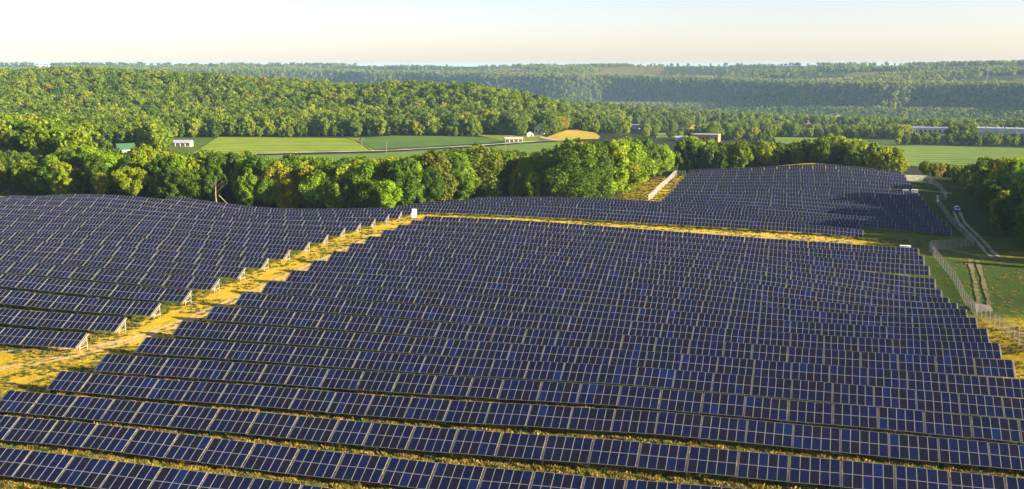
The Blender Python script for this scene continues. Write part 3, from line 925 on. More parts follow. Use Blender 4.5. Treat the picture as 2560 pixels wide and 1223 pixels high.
M_LEAF = leaf_material('leaves', 'tree')
M_LEAF_F = leaf_material('forest_leaves', 'forest')
M_LEAF_R = leaf_material('ridge_leaves', 'ridge')
M_LEAF_V = leaf_material('sunlit_valley_leaves', 'valley')
M_BARK = plain('bark', (0.11, 0.085, 0.06), 0.9, 0, 0.3, 6.0, 0.1)
M_DEAD = plain('dead_wood', (0.24, 0.19, 0.13), 0.9, 0, 0.25, 5.0, 0.1)


def crown_arrays(seed, n, nl, leaf, shape):
    rs = np.random.RandomState(seed)
    lo, wd, peak = {'round': (0.10, 0.34, 0.52), 'oval': (0.12, 0.27, 0.5), 'spread': (0.2, 0.42, 0.6), 'cone': (0.06, 0.25, 0.28), 'bush': (0.0, 0.46, 0.45)}[shape]
    C, Rr = [], []
    ph = rs.rand(4) * 6.28
    for i in range(nl):
        h = lo + (1 - lo) * (i + 0.15 + 0.7 * rs.rand()) / nl * 0.96
        tt = (h - lo) / (1 - lo)
        env = wd * (1 - abs((tt - peak) / (peak if tt < peak else 1 - peak)) ** 1.9) ** 0.7 if 0 < tt < 1 else 0.02
        a = i * 2.4 + rs.rand() * 1.5
        env *= 0.86 + 0.22 * math.sin(2 * a + ph[0] + 5 * tt) + 0.16 * math.sin(3 * a + ph[1] - 7 * tt)
        q = env * (0.35 + 0.62 * rs.rand() ** 0.6)
        r = (0.060 + 0.060 * rs.rand()) * (wd / 0.34) * (26.0 / nl) ** 0.33 * (0.7 + 0.5 * min(1, env / wd))
        C.append((q * math.cos(a), q * math.sin(a), min(h, 1.0 - r * 0.6)))
        Rr.append(r)
    C, Rr = np.array(C), np.array(Rr)
    li = rs.choice(len(C), n, p=Rr ** 2 / (Rr ** 2).sum())
    D_ = rs.normal(size=(n, 3))
    D_[:, 2] += 0.25
    D_ /= np.linalg.norm(D_, axis=1)[:, None]
    P = C[li] + D_ * (Rr[li] * (0.55 + 0.75 * rs.rand(n) ** 0.8))[:, None]
    # drop leaves buried inside other clumps
    dist = np.linalg.norm(P[:, None] - C[None], axis=-1) / Rr[None]
    dist[np.arange(n), li] = 9
    ok = dist.min(1) > 0.5
    P, D_ = P[ok], D_[ok]
    n = len(P)
    N = D_ + rs.normal(size=(n, 3)) * 0.6
    N /= np.linalg.norm(N, axis=1)[:, None]
    A = np.cross(N, rs.normal(size=(n, 3)))
    A /= np.linalg.norm(A, axis=1)[:, None]
    B = np.cross(N, A)
    s = leaf * (0.55 + 0.8 * rs.rand(n))[:, None] * 0.5
    asp = (0.7 + 0.5 * rs.rand(n))[:, None]
    bend = N * s * (rs.rand(n)[:, None] - 0.3) * 0.7
    V = np.stack([P - A * s - B * s * asp, P + A * s * 0.8 - B * s * asp + bend, P + A * s + B * s * asp, P - A * s * 0.9 + B * s * asp + bend], 1).reshape(-1, 3)
    V[:, 2] = np.maximum(V[:, 2], 0.005)
    Fc = np.arange(4 * n).reshape(-1, 4)
    return V, Fc, C


def trunk_mb(seed, C, bare=False):
    rk = random.Random(seed)
    b = MB()
    h = 0.55
    p0, r0 = Vector((0, 0, -0.03)), 0.020
    b.tube(p0, (rk.uniform(-.01, .01), rk.uniform(-.01, .01), h * .5), r0, 0.015, 7)
    b.tube((0, 0, h * .49), (rk.uniform(-.02, .02), rk.uniform(-.02, .02), h + .12), 0.0148, 0.008, 6)
    for c in list(C)[::2]:
        z0 = max(0.12, min(h, c[2] * 0.62))
        b.tube((0, 0, z0), (c[0] * .85, c[1] * .85, c[2] * .97), 0.009, 0.003, 5)
    return b


SHAPES = ['round', 'oval', 'spread', 'round', 'oval', 'bush', 'cone', 'spread', 'round', 'oval']
CROWNS, TRUNKS = [], []
for i, sh in enumerate(SHAPES):
    V, Fc, C = crown_arrays(20 + i, 7600, 58, 0.030, sh)
    CROWNS.append(np_mesh('crown', V, Fc, [M_LEAF]))
    TRUNKS.append(trunk_mb(i, C).mesh('trunk', [M_BARK]))


def proto(name, seed, n, nl, leaf, shape, m):
    V, Fc, C = crown_arrays(seed, n, nl, leaf, shape)
    return bpy.data.objects.new(name, np_mesh(name, V, Fc, [m]))


HILL = [proto('forest_tree', 60 + i, 1300, 26, 0.060, s, M_LEAF_F) for i, s in enumerate(('round', 'oval', 'spread', 'round', 'oval', 'round'))]
FARP = [proto('ridge_tree', 80 + i, 190, 8, 0.15, s, M_LEAF_R) for i, s in enumerate(('round', 'spread', 'round', 'oval'))] + [proto('valley_tree', 90 + i, 260, 10, 0.13, s, M_LEAF_V) for i, s in enumerate(('round', 'spread', 'round', 'oval'))]

COLS = {
    'dark green': (0.054, 0.104, 0.006), 'mid green': (0.096, 0.168, 0.006), 'bright green': (0.155, 0.250, 0.006),
    'yellow-green': (0.215, 0.270, 0.007), 'yellowing': (0.24, 0.245, 0.009), 'olive': (0.105, 0.130, 0.010),
}

TOPX = [-200, 0, 60, 130, 190, 240, 296, 303, 336, 343, 352, 400, 470, 540, 600, 680, 760, 850, 930, 1010, 1090, 1150, 1190, 1240, 1310, 1380, 1430, 1500, 1560, 1610, 1650, 1690, 1740, 1790, 1860, 1950, 2010, 2080, 2150, 2230, 2290, 2340, 2385, 2420, 2450, 2500, 2560, 2700, 3200]
TOPY = [395, 395, 400, 385, 360, 352, 368, 393, 393, 358, 352, 372, 380, 376, 372, 385, 390, 390, 384, 386, 372, 366, 352, 360, 372, 362, 346, 348, 334, 340, 358, 340, 345, 352, 352, 352, 347, 340, 348, 366, 388, 408, 422, 412, 396, 386, 382, 372, 360]

rs = np.random.RandomState(11)
cands = []                                             # x, y, zone


def fill(zone, x0, x1, y0, y1, sp, test):
    xs = np.arange(x0, x1, sp)
    ys = np.arange(y0, y1, sp)
    for i, y in enumerate(ys):
        for x in xs:
            px_, py_ = x + sp * (0.5 * (i % 2) + rs.uniform(-.38, .38)), y + sp * rs.uniform(-.38, .38)
            if test(px_, py_):
                cands.append((px_, py_, zone))


def belt_front(x):
    if x < -200:
        return 309
    if x < -127:
        return 319
    if x < -118:
        return 336
    return 386


edge_r = [at(*p)[:2] for p in ((2300, 442), (2335, 448), (2390, 478), (2425, 505), (2450, 548), (2478, 592), (2520, 628), (2560, 655), (2640, 690), (2760, 720))]
edge_r = sorted([(float(p[1]), float(p[0])) for p in edge_r])


def right_edge(y):
    return float(np.interp(y, [e[0] for e in edge_r], [e[1] for e in edge_r]))


def wedge_edge(y):                                     # outer side of the dry wedge beside the back block
    return float(np.interp(y, [380, 400, 430, 470, 500, 520], [-92, -82, -74, -69, -66, -60]))


fill('west', -345, -127, 309, 400, 7.0, lambda x, y: y > belt_front(x) + 1)
fill('middle', -127, -60, 330, 500, 7.4, lambda x, y: y > belt_front(x) and (y < 386 and x < -118 or x < wedge_edge(y)))
fill('back', -62, 38, 512, 590, 7.2, lambda x, y: (y > 536 or x < -32 or x > 22))
fill('east', 36, 135, 240, 560, 9.0, lambda x, y: right_edge(y) + 2.5 < x < right_edge(y) + 48 and y > 262)
trees = []
for x, y, zone in cands:
    z = float(ground_z(x, y)[0])
    px_, py_, dp = (float(v) for v in to_px(np.array([x, y, z])))
    if px_ < -160 or (px_ > 2920 and y > 288) or (px_ > 2740 and y < 288):
        continue
    ty = float(np.interp(px_, TOPX, TOPY)) + abs(rs.normal()) * 17
    r_ = ray(px_, ty)
    dh = math.hypot(x, y)
    h = CAM_Z + r_[2] / math.hypot(r_[0], r_[1]) * dh - z
    h = min(max(h, 6.5), 24) if zone != 'east' else min(max(h, 7.0), (20 if x < right_edge(y) + 14 else 16 if x < right_edge(y) + 28 else 12) if px_ < 2610 else 15 if y > 288 else 7)
    if zone == 'east' and x < right_edge(y) + 9:
        h = min(h, rs.uniform(8, 14))
    if zone in ('west', 'middle') and y < belt_front(x) + 9:
        h = min(h, rs.uniform(8, 16))
    trees.append([x, y, z, h, px_, py_, dp, zone])
# the 300 that show largest stay single trees, front of each belt first
trees.sort(key=lambda t: (0 if -60 < t[4] < 2600 else 1, -(t[3] / t[6]) * (1.0 if t[7] in ('middle', 'east') or t[1] < belt_front(t[0]) + 45 else 0.8)))
single, rest = trees[:296], trees[296:]

PLACES = {
    'west': [(110, 'by the edge of the photo'), (230, 'behind the shaded top rows'), (345, 'below the green-roofed barn'), (480, 'below the long pale-roofed shed'), (600, 'around the dead tree'), (740, 'where the top rows dip'), (9999, 'at the lowest dip of the rows')],
    'middle': [(960, 'behind the row ends at the dip'), (1060, 'behind the white cabinet'), (1160, 'over the start of the golden strip'), (1270, 'below the pink-roofed shed'), (1380, 'below the gold hayfield'), (1480, 'before the white hill-foot building'), (1570, 'above the dry grass wedge'), (9999, 'at the head of the dry wedge')],
    'back': [(1760, 'below the orange brick building'), (1880, 'behind the upper corner of the back block'), (1990, 'where the mound begins'), (2120, 'behind the bare golden mound'), (9999, 'behind the shaded back rows')],
    'east': [(2360, 'by the top fence corner'), (2440, 'above the gate'), (2500, 'beside the parked car'), (2562, 'over the dirt track'), (9999, 'at the edge of the photo')]}
GRP = {'west': 'trees behind the block across the lane', 'middle': 'trees of the wood behind the golden strip', 'back': 'trees behind the back block', 'east': 'trees on the bank by the track'}
tree_names = {}
for x, y, z, h, px_, py_, dp, zone in single:
    u = rs.rand()
    if zone == 'east':
        cn = 'dark green' if u < 0.38 else 'mid green' if u < 0.68 else 'olive' if u < 0.76 else 'bright green' if u < 0.88 else 'yellow-green'
        if 400 < y:
            cn = 'yellow-green' if u < 0.4 else 'yellowing' if u < 0.6 else 'bright green' if u < .8 else 'mid green'
    elif zone == 'west':
        cn = 'dark green' if u < 0.26 else 'mid green' if u < 0.52 else 'bright green' if u < 0.78 else 'yellow-green' if u < 0.95 else 'yellowing'
        if 320 < px_ < 400 and u > 0.3:
            cn = 'yellow-green'
        if 690 < px_ < 790 and u > 0.6:
            cn = 'yellowing'
    else:
        cn = 'dark green' if u < 0.26 else 'mid green' if u < 0.55 else 'olive' if u < 0.62 else 'bright green' if u < 0.86 else 'yellow-green' if u < 0.975 else 'yellowing'
    vi = rs.randint(len(SHAPES))
    if h < 9.5 and rs.rand() < 0.6:
        vi = 5
    sz = 'tall' if h > 15 else 'mid-sized' if h > 10 else 'low'
    t_ = tag(add('broadleaf_tree', None), None, 'tree', GRP[zone])
    place = next(n for lim, n in PLACES[zone] if px_ < lim)
    front = y < belt_front(x) + 11 if zone in ('west', 'middle') else (y < 522 if zone == 'back' else x < right_edge(y) + 12)
    tree_names.setdefault('%s %s %s tree %s' % (sz, cn, 'front' if front else 'rear', place), []).append((px_, t_))
    t_.location = (x, y, z)
    t_.rotation_euler = (0, 0, rs.rand() * 6.28)
    wf = rs.uniform(0.66, 1.12) * (1.2 if h < 11 else 1.0)
    t_.scale = (h * wf, h * wf, h * .94)
    cr = add('crown', CROWNS[vi], t_)
    v = rs.uniform(0.82, 1.2)
    cr.color = tuple(min(1, c * v * rs.uniform(.94, 1.06)) for c in COLS[cn]) + (1,)
    add('trunk', TRUNKS[vi], t_)

for lab, lst in tree_names.items():
    lst.sort(key=lambda q: q[0])
    for i, (_, o) in enumerate(lst):
        o['label'] = lab if len(lst) == 1 else '%s, %s from the left' % (lab, ORD[i])

# ---- the forest on the hill, in the valley and on the bluff
FP, FS, FR, FV = [], [], [], []
for x, y, z, h, *_ in rest:
    FP.append((x, y, z)); FS.append((h * .95, h * .95, h)); FR.append(rs.rand() * 6.28); FV.append(rs.randint(6))

BUILD = [                                              # clearings: photo columns, ground row, how far in front they are open
    (303, 336, 390, 520), (425, 480, 366, 560), (1258, 1312, 356, 60), (1330, 1362, 338, 60), (1315, 1338, 343, 60), (1552, 1602, 323, 400), (1730, 1795, 360, 600), (1690, 1712, 352, 600), (1996, 2130, 314, 900),
    (2285, 2320, 316, 600), (2272, 2368, 333, 420), (2436, 2640, 337, 420), (1748, 1766, 290, 900)]


def forest_band(d0, d1, spacing, keep, hgt, az0=-0.27 - 0.56, az1=-0.27 + 0.56):
    P = []
    d = d0
    while d < d1:
        s = spacing * (1 + 0.25 * (d - d0) / max(1, d1 - d0)) if spacing > 9.5 else spacing
        na_ = int((az1 - az0) * d / s)
        a = az0 + (np.arange(na_) + rs.rand(na_)) * (az1 - az0) / na_
        r_ = d + (rs.rand(na_) - .5) * s * 1.1
        P.append(np.stack([r_ * np.sin(a), r_ * np.cos(a)], 1))
        d += s
    P = np.concatenate(P)
    z = ground_z(P[:, 0], P[:, 1])
    px_, py_, _ = to_px(np.column_stack([P, z]))
    dist = np.hypot(P[:, 0], P[:, 1])
    ok = keep(P[:, 0], P[:, 1], px_, py_, dist)
    h = hgt * (0.55 + 0.75 * rs.rand(len(P)))
    for poly in list(FIELDS.values()) + [BARN_YARD, GREEN_BARN_YARD]:
        ok &= ~in_poly(px_, py_, poly)
    hpx = h / dist * F_PX
    for a, b_, yb, clear in BUILD:
        db = float(np.hypot(*at((a + b_) / 2, yb)[:2]))
        ok &= ~((px_ > a - 4) & (px_ < b_ + 4) & (dist > db - clear) & (dist < db + 62) & (py_ - hpx < yb - 3))
    P, z, h = P[ok], z[ok], h[ok]
    return np.column_stack([P, z]), h


def not_near(x, y):
    keep = (y > 400) | (x < -345)
    keep &= ~((x > -95) & (x < 42) & (y < 592))
    keep &= ~((x >= 36) & (y < 562))
    keep &= ~((x > -345) & (x < -60) & (y < 402))
    keep &= ~((x > -127) & (x < -60) & (y < 502))
    return keep


def keep_near(x, y, px_, py_, d):
    k = not_near(x, y) & (px_ > -170) & (px_ < 2800)
    # the land between the belt and the open fields is hidden; keep it wooded only close to the belt
    k &= ~((px_ > 470) & (px_ < 1500) & (py_ < 384) & (d < 985) & (py_ > 338))
    k &= ~((px_ > 470) & (px_ < 1560) & (py_ >= 384) & (d > 560))
    k &= ~((px_ > 1500) & (d > 592))
    tops = py_ - 17.5 / d * F_PX
    k &= ~((d < 700) & (tops < np.interp(px_, TOPX, TOPY) + 4) & (px_ > 200))
    return k


def keep_hill(x, y, px_, py_, d):
    lim = np.interp(px_, [-200, 400, 545, 900, 1240, 1330, 1440, 1520, 1560], [372, 372, 343, 342, 342, 340, 322, 333, 330])
    return (px_ > -170) & (px_ < 1560) & (py_ < lim) & (d < 1680) & not_near(x, y)


def keep_valley(x, y, px_, py_, d):
    nz = fbm(x / 70, y / 70, 41, 2)
    k = (px_ > 1380) & (px_ < 2760)
    fd = foot_d(np.arctan2(x, y))
    dens = np.where(d > fd * .80, 1.0, np.where(nz > 0.50, 1.0, 0.12))
    line = ((py_ > 340) & (py_ < 352) & (px_ > 1840) & (px_ < 2235)) | ((px_ > 2228) & (py_ > 341) & (py_ < 366)) | ((px_ > 1760) & (px_ < 1960) & (py_ > 330) & (py_ < 352)) | ((px_ > 1560) & (px_ < 1700) & (py_ > 322) & (py_ < 338))
    dens = np.where(line, 1.0, dens)
    dens = np.where(d > fd * 1.02, 0.0, dens)
    return k & (rs.rand(len(x)) < dens) & ((d > 1200) | line | (px_ < 1560))


def keep_behind(x, y, px_, py_, d):
    return (px_ > -170) & (px_ < 1500)


def keep_ridge(x, y, px_, py_, d):
    az_ = np.arctan2(x, y)
    top, ft = brow_d(az_), foot_d(az_)
    nz = fbm(x / 260, y / 260, 51, 2)
    dens = np.where(d < top + 15, 1.0, np.where(nz > 0.60, 0.8, 0.02))
    return (px_ > -170) & (px_ < 2760) & (d > ft) & (rs.rand(len(x)) < dens)


for d0, d1, sp_, kp, hg in ((400, 1000, 8.4, keep_near, 14.5), (860, 1700, 8.3, keep_hill, 14.0), (950, 1960, 10.0, keep_valley, 12.0)):
    P, h = forest_band(d0, d1, sp_, kp, hg)
    k_ = len(P)
    wf = rs.uniform(0.85, 1.2, k_)
    FP += [tuple(p) for p in P]; FS += list(zip(h * wf, h * wf, h)); FR += list(rs.rand(k_) * 6.28); FV += list(rs.randint(0, 6, k_))
forest = scatter('forest', np.array(FP), np.array(FS), np.array(FR), np.array(FV), HILL)
tag(forest, 'broadleaf forest of green and yellow crowns over the hill and valley', 'forest')
print('forest trees', len(FP))
RP, RS_, RR, RV = [], [], [], []
for d0, d1, sp_, kp, hg in ((1940, 3700, 12.0, keep_valley, 12.0), (2600, 5300, 11.5, keep_ridge, 12.5), (5300, 7500, 42, lambda x, y, a, b, d: (fbm(x / 330, y / 420, 61, 2) > 0.60), 13), (7500, 17000, 130, lambda x, y, a, b, d: (fbm(x / 900, y / 1500, 71, 2) > 0.56), 15)):
    P, h = forest_band(d0, d1, sp_, kp, hg)
    k_ = len(P)
    wf = rs.uniform(0.9, 1.4, k_) * (1 if d0 < 5000 else 2.0 if d0 < 7000 else 4.0)
    RP += [tuple(p) for p in P]; RS_ += list(zip(h * wf, h * wf, h)); RR += list(rs.rand(k_) * 6.28); RV += list(rs.randint(0, 4, k_) + (4 if kp is keep_valley else 0))
wood2 = scatter('ridge_woodland', np.array(RP), np.array(RS_), np.array(RR), np.array(RV), FARP)
tag(wood2, 'hazy blue-green woodland covering the long bluff and plateau', 'woodland')
print('ridge trees', len(RP))

# ---- dead tree in front of the belt
p = at(540, 512)
p = np.array([p[0], 318.5, 0]); p[0] = at(541, 505)[0] * 318.5 / at(541, 505)[1]; p[2] = ground_z(p[0], p[1])[0]
t_ = tag(add('dead_tree', None), 'bare grey leaning dead tree with pale limbs before the dark belt', 'tree')
t_.location = p
b = MB()
b.tube((0, 0, -.3), (-.2, 0, 4), .28, .2, 8); b.tube((-.2, 0, 3.9), (.1, .1, 8.2), .2, .09, 7)
add('trunk', b.mesh('trunk', [M_DEAD]), t_)
rk = random.Random(5)
for i in range(7):
    b = MB()
    z0 = 4.2 + i * .55
    a = rk.uniform(2.2, 4.2) if i % 3 else rk.uniform(-.6, .8)
    L = rk.uniform(1.6, 3.2)
    q = Vector((math.cos(a) * L, math.sin(a) * .4, z0 + rk.uniform(.8, 2.2)))
    b.tube((-.1, 0, z0), q, .07, .03, 5)
    for j in range(3):
        b.tube(Vector((-.1, 0, z0)).lerp(q, .5 + .2 * j), q + Vector((rk.uniform(-.9, .5), rk.uniform(-.4, .4), rk.uniform(.2, 1.1))), .03, .012, 4)
    add('branch', b.mesh('branch', [M_DEAD]), t_)
b = MB(); b.tube((1.0, 0, 3.2), (4.4, .5, -.2), .16, .1, 6); add('fallen_limb', b.mesh('fallen_limb', [M_DEAD]), t_)

# ------------------------------------------------------------------ fences
def mesh_material():
    m, t, b = mat('chain_link')
    b.inputs['Base Color'].default_value = (0.33, 0.32, 0.30, 1)
    b.inputs['Roughness'].default_value = 0.95
    b.inputs['Specular IOR Level'].default_value = 0.05
    uv = node(t, 'ShaderNodeUVMap')
    sep = node(t, 'ShaderNodeSeparateXYZ')
    t.links.new(uv.outputs[0], sep.inputs[0])
    a = math_n(t, 'ADD', sep.outputs[0], sep.outputs[1])
    c = math_n(t, 'SUBTRACT', sep.outputs[0], sep.outputs[1])
    w_ = None
    for q in (a, c):
        f = math_n(t, 'ABSOLUTE', math_n(t, 'SUBTRACT', math_n(t, 'FRACT', q), 0.5))
        g = math_n(t, 'LESS_THAN', f, 0.095)
        w_ = g if w_ is None else math_n(t, 'MAXIMUM', w_, g)
    tp = node(t, 'ShaderNodeBsdfTransparent')
    mx = node(t, 'ShaderNodeMixShader')
    t.links.new(w_, mx.inputs[0])
    t.links.new(tp.outputs[0], mx.inputs[1])
    t.links.new(b.outputs[0], mx.inputs[2])
    t.links.new(mx.outputs[0], t.nodes['Material Output'].inputs['Surface'])
    return m


M_MESH = mesh_material()


def fence(label, pix, height=2.4, step=3.0, group='chain-link fences round the solar field'):
    P = np.array([at(*p)[:2] for p in pix])
    seg = np.hypot(*np.diff(P, axis=0).T)
    s = np.concatenate([[0], np.cumsum(seg)])
    n = max(2, int(s[-1] / step))
    q = np.linspace(0, s[-1], n + 1)
    X, Y = np.interp(q, s, P[:, 0]), np.interp(q, s, P[:, 1])
    Z = ground_z(X, Y)
    root = tag(add('chain_link_fence', None), label, 'fence', group)
    root.location = (X[0], Y[0], Z[0])
    o = np.array([X[0], Y[0], Z[0]])
    for i in range(n + 1):
        b = MB()
        c = np.array([X[i], Y[i], Z[i]]) - o
        b.tube(c - (0, 0, .3), c + (0, 0, height + .12), 0.05, 0.05, 6)
        add('post', b.mesh('post', [M_STEEL]), root)
        if i < n:
            a, e = Vector(c), Vector(np.array([X[i + 1], Y[i + 1], Z[i + 1]]) - o)
            hv = Vector((0, 0, height))
            off = Vector((0, 0, .05))
            me = bpy.data.meshes.new('mesh_panel')
            me.from_pydata([a + off, e + off, e + hv, a + hv], [], [(0, 1, 2, 3)])
            me.materials.append(M_MESH)
            ul = me.uv_layers.new(name='UVMap')
            L = (e - a).length
            for li, uvv in enumerate(((0, 0), (L * 5, 0), (L * 5, height * 5), (0, height * 5))):
                ul.data[li].uv = uvv
            add('mesh_panel', me, root)
            b = MB()
            b.tube(a + hv, e + hv, .035, .035, 5)
            add('top_rail', b.mesh('top_rail', [M_STEEL]), root)
    return root


fence('pale sunlit chain-link fence running down the dry wedge outside the back block', [(1621, 503), (1643, 482), (1668, 460), (1690, 440), (1713, 441)])
fence('short golden-lit chain-link fence below the yellow trees at the top corner', [(2264, 452), (2290, 453), (2318, 454)])
fence('grey shaded chain-link fence curving from the top corner to the gate', [(2320, 455), (2334, 463), (2350, 477), (2362, 490), (2367, 499)])
fence('grey chain-link fence falling from the gate to the track bend', [(2341, 507), (2352, 522), (2370, 548), (2390, 572), (2412, 592), (2428, 606), (2434, 613)])
fence('short chain-link fence running level between two fence corners', [(2432, 614), (2400, 620), (2362, 623), (2326, 625)])
fence('winding chain-link fence dropping beside the block ends to the concrete crossing', [(2323, 629), (2340, 650), (2360, 675), (2381, 700), (2398, 732), (2410, 757), (2424, 774), (2440, 789)])
fence('pale sunlit chain-link fence below the concrete crossing, leaving the photo at its edge', [(2443, 793), (2470, 810), (2498, 828), (2530, 850), (2558, 870), (2600, 900), (2660, 940)])

# gate with two leaves
g0, g1 = at(2340, 506), at(2366, 500)
gd = Vector(g1 - g0)
gr = tag(add('field_gate', None), 'pale double-leaf metal gate at the bend of the fence above the parked car', 'gate')
gr.location = g0
L = Vector((gd.x, gd.y, 0)).length
gr.rotation_euler = (0, 0, math.atan2(gd.y, gd.x))
for x in (0, L):
    b = MB(); b.tube((x, 0, -.3), (x, 0, 2.7), .09, .09, 8); add('gate_post', b.mesh('gate_post', [M_STEEL]), gr)
for x0, x1 in ((.12, L / 2 - .04), (L / 2 + .04, L - .12)):
    b = MB()
    for z in (.25, 1.3, 2.3):
        b.bar((x0, 0, z), (x1, 0, z), .07)
    for x in (x0, x1):
        b.bar((x, 0, .2), (x, 0, 2.35), .07)
    lf = add('gate_leaf', b.mesh('gate_leaf', [M_FRAME]), gr)
    me = bpy.data.meshes.new('mesh_panel')
    me.from_pydata([(x0, .02, .25), (x1, .02, .25), (x1, .02, 2.3), (x0, .02, 2.3)], [], [(0, 1, 2, 3)])
    me.materials.append(M_MESH)
    ul = me.uv_layers.new(name='UVMap')
    for li, uvv in enumerate(((0, 0), (12, 0), (12, 10), (0, 10))):
        ul.data[li].uv = uvv
    add('mesh_panel', me, lf)
    b = MB(); b.box(((x0 + x1) / 2, -.05, 1.45), (1.1, .03, .75)); add('notice_plate', b.mesh('notice_plate', [M_FRAME]), lf)

# concrete crossing
M_CONC = plain('concrete', (0.19, 0.165, 0.13), 0.9, 0, 0.15, 1.5, 0.2)
cp = [at(*p) for p in ((2443, 783), (2434, 767), (2476, 769), (2488, 783))]
c0 = sum(cp) / 4
b = MB()
n4 = [Vector((p[0], p[1], c0[2] + .14)) - Vector(c0) for p in cp]
b.add(n4 + [v - Vector((0, 0, .9)) for v in n4], [(0, 1, 2, 3), (7, 6, 5, 4), (0, 4, 5, 1), (1, 5, 6, 2), (2, 6, 7, 3), (3, 7, 4, 0)])
o = tag(add('concrete_crossing', b.mesh('concrete_crossing', [M_CONC])), 'pale concrete slab where the worn track meets the fence', 'concrete slab')
o.location = c0

# ------------------------------------------------------------------ equipment cabinets
M_WHITE = plain('white_enamel', (0.80, 0.79, 0.77), 0.4, 0, 0.04, 2.0)
M_DARK = plain('dark_vent_bay_shade', (0.05, 0.05, 0.055), 0.6, 0, 0.1, 2.0)


def cabinet(name, px_, py_, size, rz, label, nd=2, toward=None, legs=False):
    p = at(px_, py_) if toward is None else toward
    r_ = tag(add(name, None), label, 'electrical cabinet')
    r_.location = p
    r_.rotation_euler = (0, 0, rz)
    sx, sy, sz = size
    lift = 0.12
    b = MB(); b.box((0, 0, .02), (sx + .5, sy + .5, .3)); add('plinth', b.mesh('plinth', [M_CONC]), r_)
    b = MB(); b.box((0, 0, lift + sz / 2 + .05), (sx, sy, sz)); add('housing', b.mesh('housing', [M_WHITE]), r_)
    b = MB(); b.box((0, -.04, lift + sz + .09), (sx + .12, sy + .2, .08)); add('roof_cap', b.mesh('roof_cap', [M_WHITE]), r_)
    for i in range(nd):
        w_ = sx / nd
        x = -sx / 2 + w_ * (i + .5)
        b = MB(); b.box((x, -sy / 2 - .012, lift + sz / 2 + .05), (w_ - .06, .03, sz - .2)); dr = add('door', b.mesh('door', [M_WHITE]), r_)
        b = MB(); b.box((x + w_ * .32, -sy / 2 - .05, lift + sz * .5), (.05, .05, .22)); add('handle', b.mesh('handle', [M_DARK]), dr)
        for q in range(3):
            b = MB(); b.box((x, -sy / 2 - .03, lift + sz * .78 + q * .09), (w_ * .5, .012, .04)); add('louvre', b.mesh('louvre', [M_DARK]), dr)
    return r_


cabinet('electrical_cabinet', 1036, 545, (1.35, 1.15, 2.35), R(20), 'tall white electrical cabinet at the head of the dirt lane')


def beside_row(k, px_, dy):
    y = row_y(k) + dy
    r_ = ray(px_, 500)
    x = r_[0] / r_[1] * y
    return np.array([x, y, ground_z(x, y)[0]])


cabinet('electrical_cabinet', 0, 0, (2.5, 1.3, 2.35), 0, 'white electrical cabinet showing above the shaded row by the level fence', 3, beside_row(18, 2270, 2.6))
cabinet('electrical_cabinet', 0, 0, (2.3, 1.3, 2.4), 0, 'white electrical cabinet at the row end, outer of two in the back block gap', 2, beside_row(33, 2285, -2.5))
cabinet('electrical_cabinet', 0, 0, (2.1, 1.2, 2.0), 0, 'smaller white electrical cabinet, inner of two in the back block gap', 2, beside_row(33, 2263, -2.5))

# ------------------------------------------------------------------ car on the track
M_PAINT = plain('pale_blue_paint', (0.42, 0.55, 0.72), 0.25, 0.3, 0.04, 1.0, 0.6)
M_GLASS = plain('car_glass', (0.02, 0.025, 0.03), 0.08, 0, 0.1, 1.0, 0.6)
M_TYRE = plain('tyre_rubber', (0.02, 0.02, 0.02), 0.85, 0, 0.1, 5.0)
M_LAMP = plain('lamp_glass', (0.85, 0.85, 0.82), 0.1, 0, 0.03, 1.0, 0.7)
cpos, cnext = at(2392, 528), at(2410, 549)
car = tag(add('parked_car', None), 'small pale blue car facing down the dirt track beside the trees', 'car')
car.location = cpos
car.rotation_euler = (0, 0, math.atan2(cnext[1] - cpos[1], cnext[0] - cpos[0]))
prof = [(2.15, .38), (2.2, .62), (2.08, .86), (1.2, 1.02), (0.45, 1.58), (-1.35, 1.62), (-1.95, 1.1), (-2.12, .95), (-2.15, .4)]
b = MB()
n = len(prof)
half = [.86, .88, .86, .84, .66, .66, .78, .84, .86]
b.add([(x, -hw, z) for (x, z), hw in zip(prof, half)] + [(x, hw, z) for (x, z), hw in zip(prof, half)], [tuple(range(n)), tuple(range(2 * n - 1, n - 1, -1))] + [(i, n + i, n + (i + 1) % n, (i + 1) % n) for i in range(n)])
me = b.mesh('body', [M_PAINT])
body = add('body', me, car)
for nm, vs4 in (('windscreen', [(1.13, -.74, 1.06), (1.13, .74, 1.06), (.52, .6, 1.53), (.52, -.6, 1.53)]), ('rear_window', [(-1.42, -.58, 1.57), (-1.42, .58, 1.57), (-1.9, .68, 1.15), (-1.9, -.68, 1.15)])):
    b = MB(); b.add([Vector(v) + Vector((.02 if nm == 'windscreen' else -.02, 0, .02)) for v in vs4], [(0, 1, 2, 3)]); add(nm, b.mesh(nm, [M_GLASS]), car)
for sy in (-1, 1):
    for x0, x1 in ((-1.35, -.35), (-.25, .75)):
        b = MB(); b.add([(x0, sy * .85, 1.06), (x1 + .1, sy * .85, 1.06), (x1 - .25, sy * .69, 1.5), (x0, sy * .69, 1.5)], [(0, 1, 2, 3)]); add('side_window', b.mesh('side_window', [M_GLASS]), car)
    b = MB(); b.box((2.14, sy * .62, .74), (.14, .34, .17)); add('headlight', b.mesh('headlight', [M_LAMP]), car)
    b = MB(); b.box((.72, sy * .97, 1.1), (.14, .2, .14)); add('wing_mirror', b.mesh('wing_mirror', [M_PAINT]), car)
    for x in (-1.35, 1.35):
        b = MB(); b.tube((x, sy * .70, .33), (x, sy * .90, .33), .33, .33, 18); wh = add('wheel', b.mesh('wheel', [M_TYRE]), car)
        b = MB(); b.tube((x, sy * .89, .33), (x, sy * .915, .33), .2, .2, 12); add('rim', b.mesh('rim', [M_STEEL]), wh)
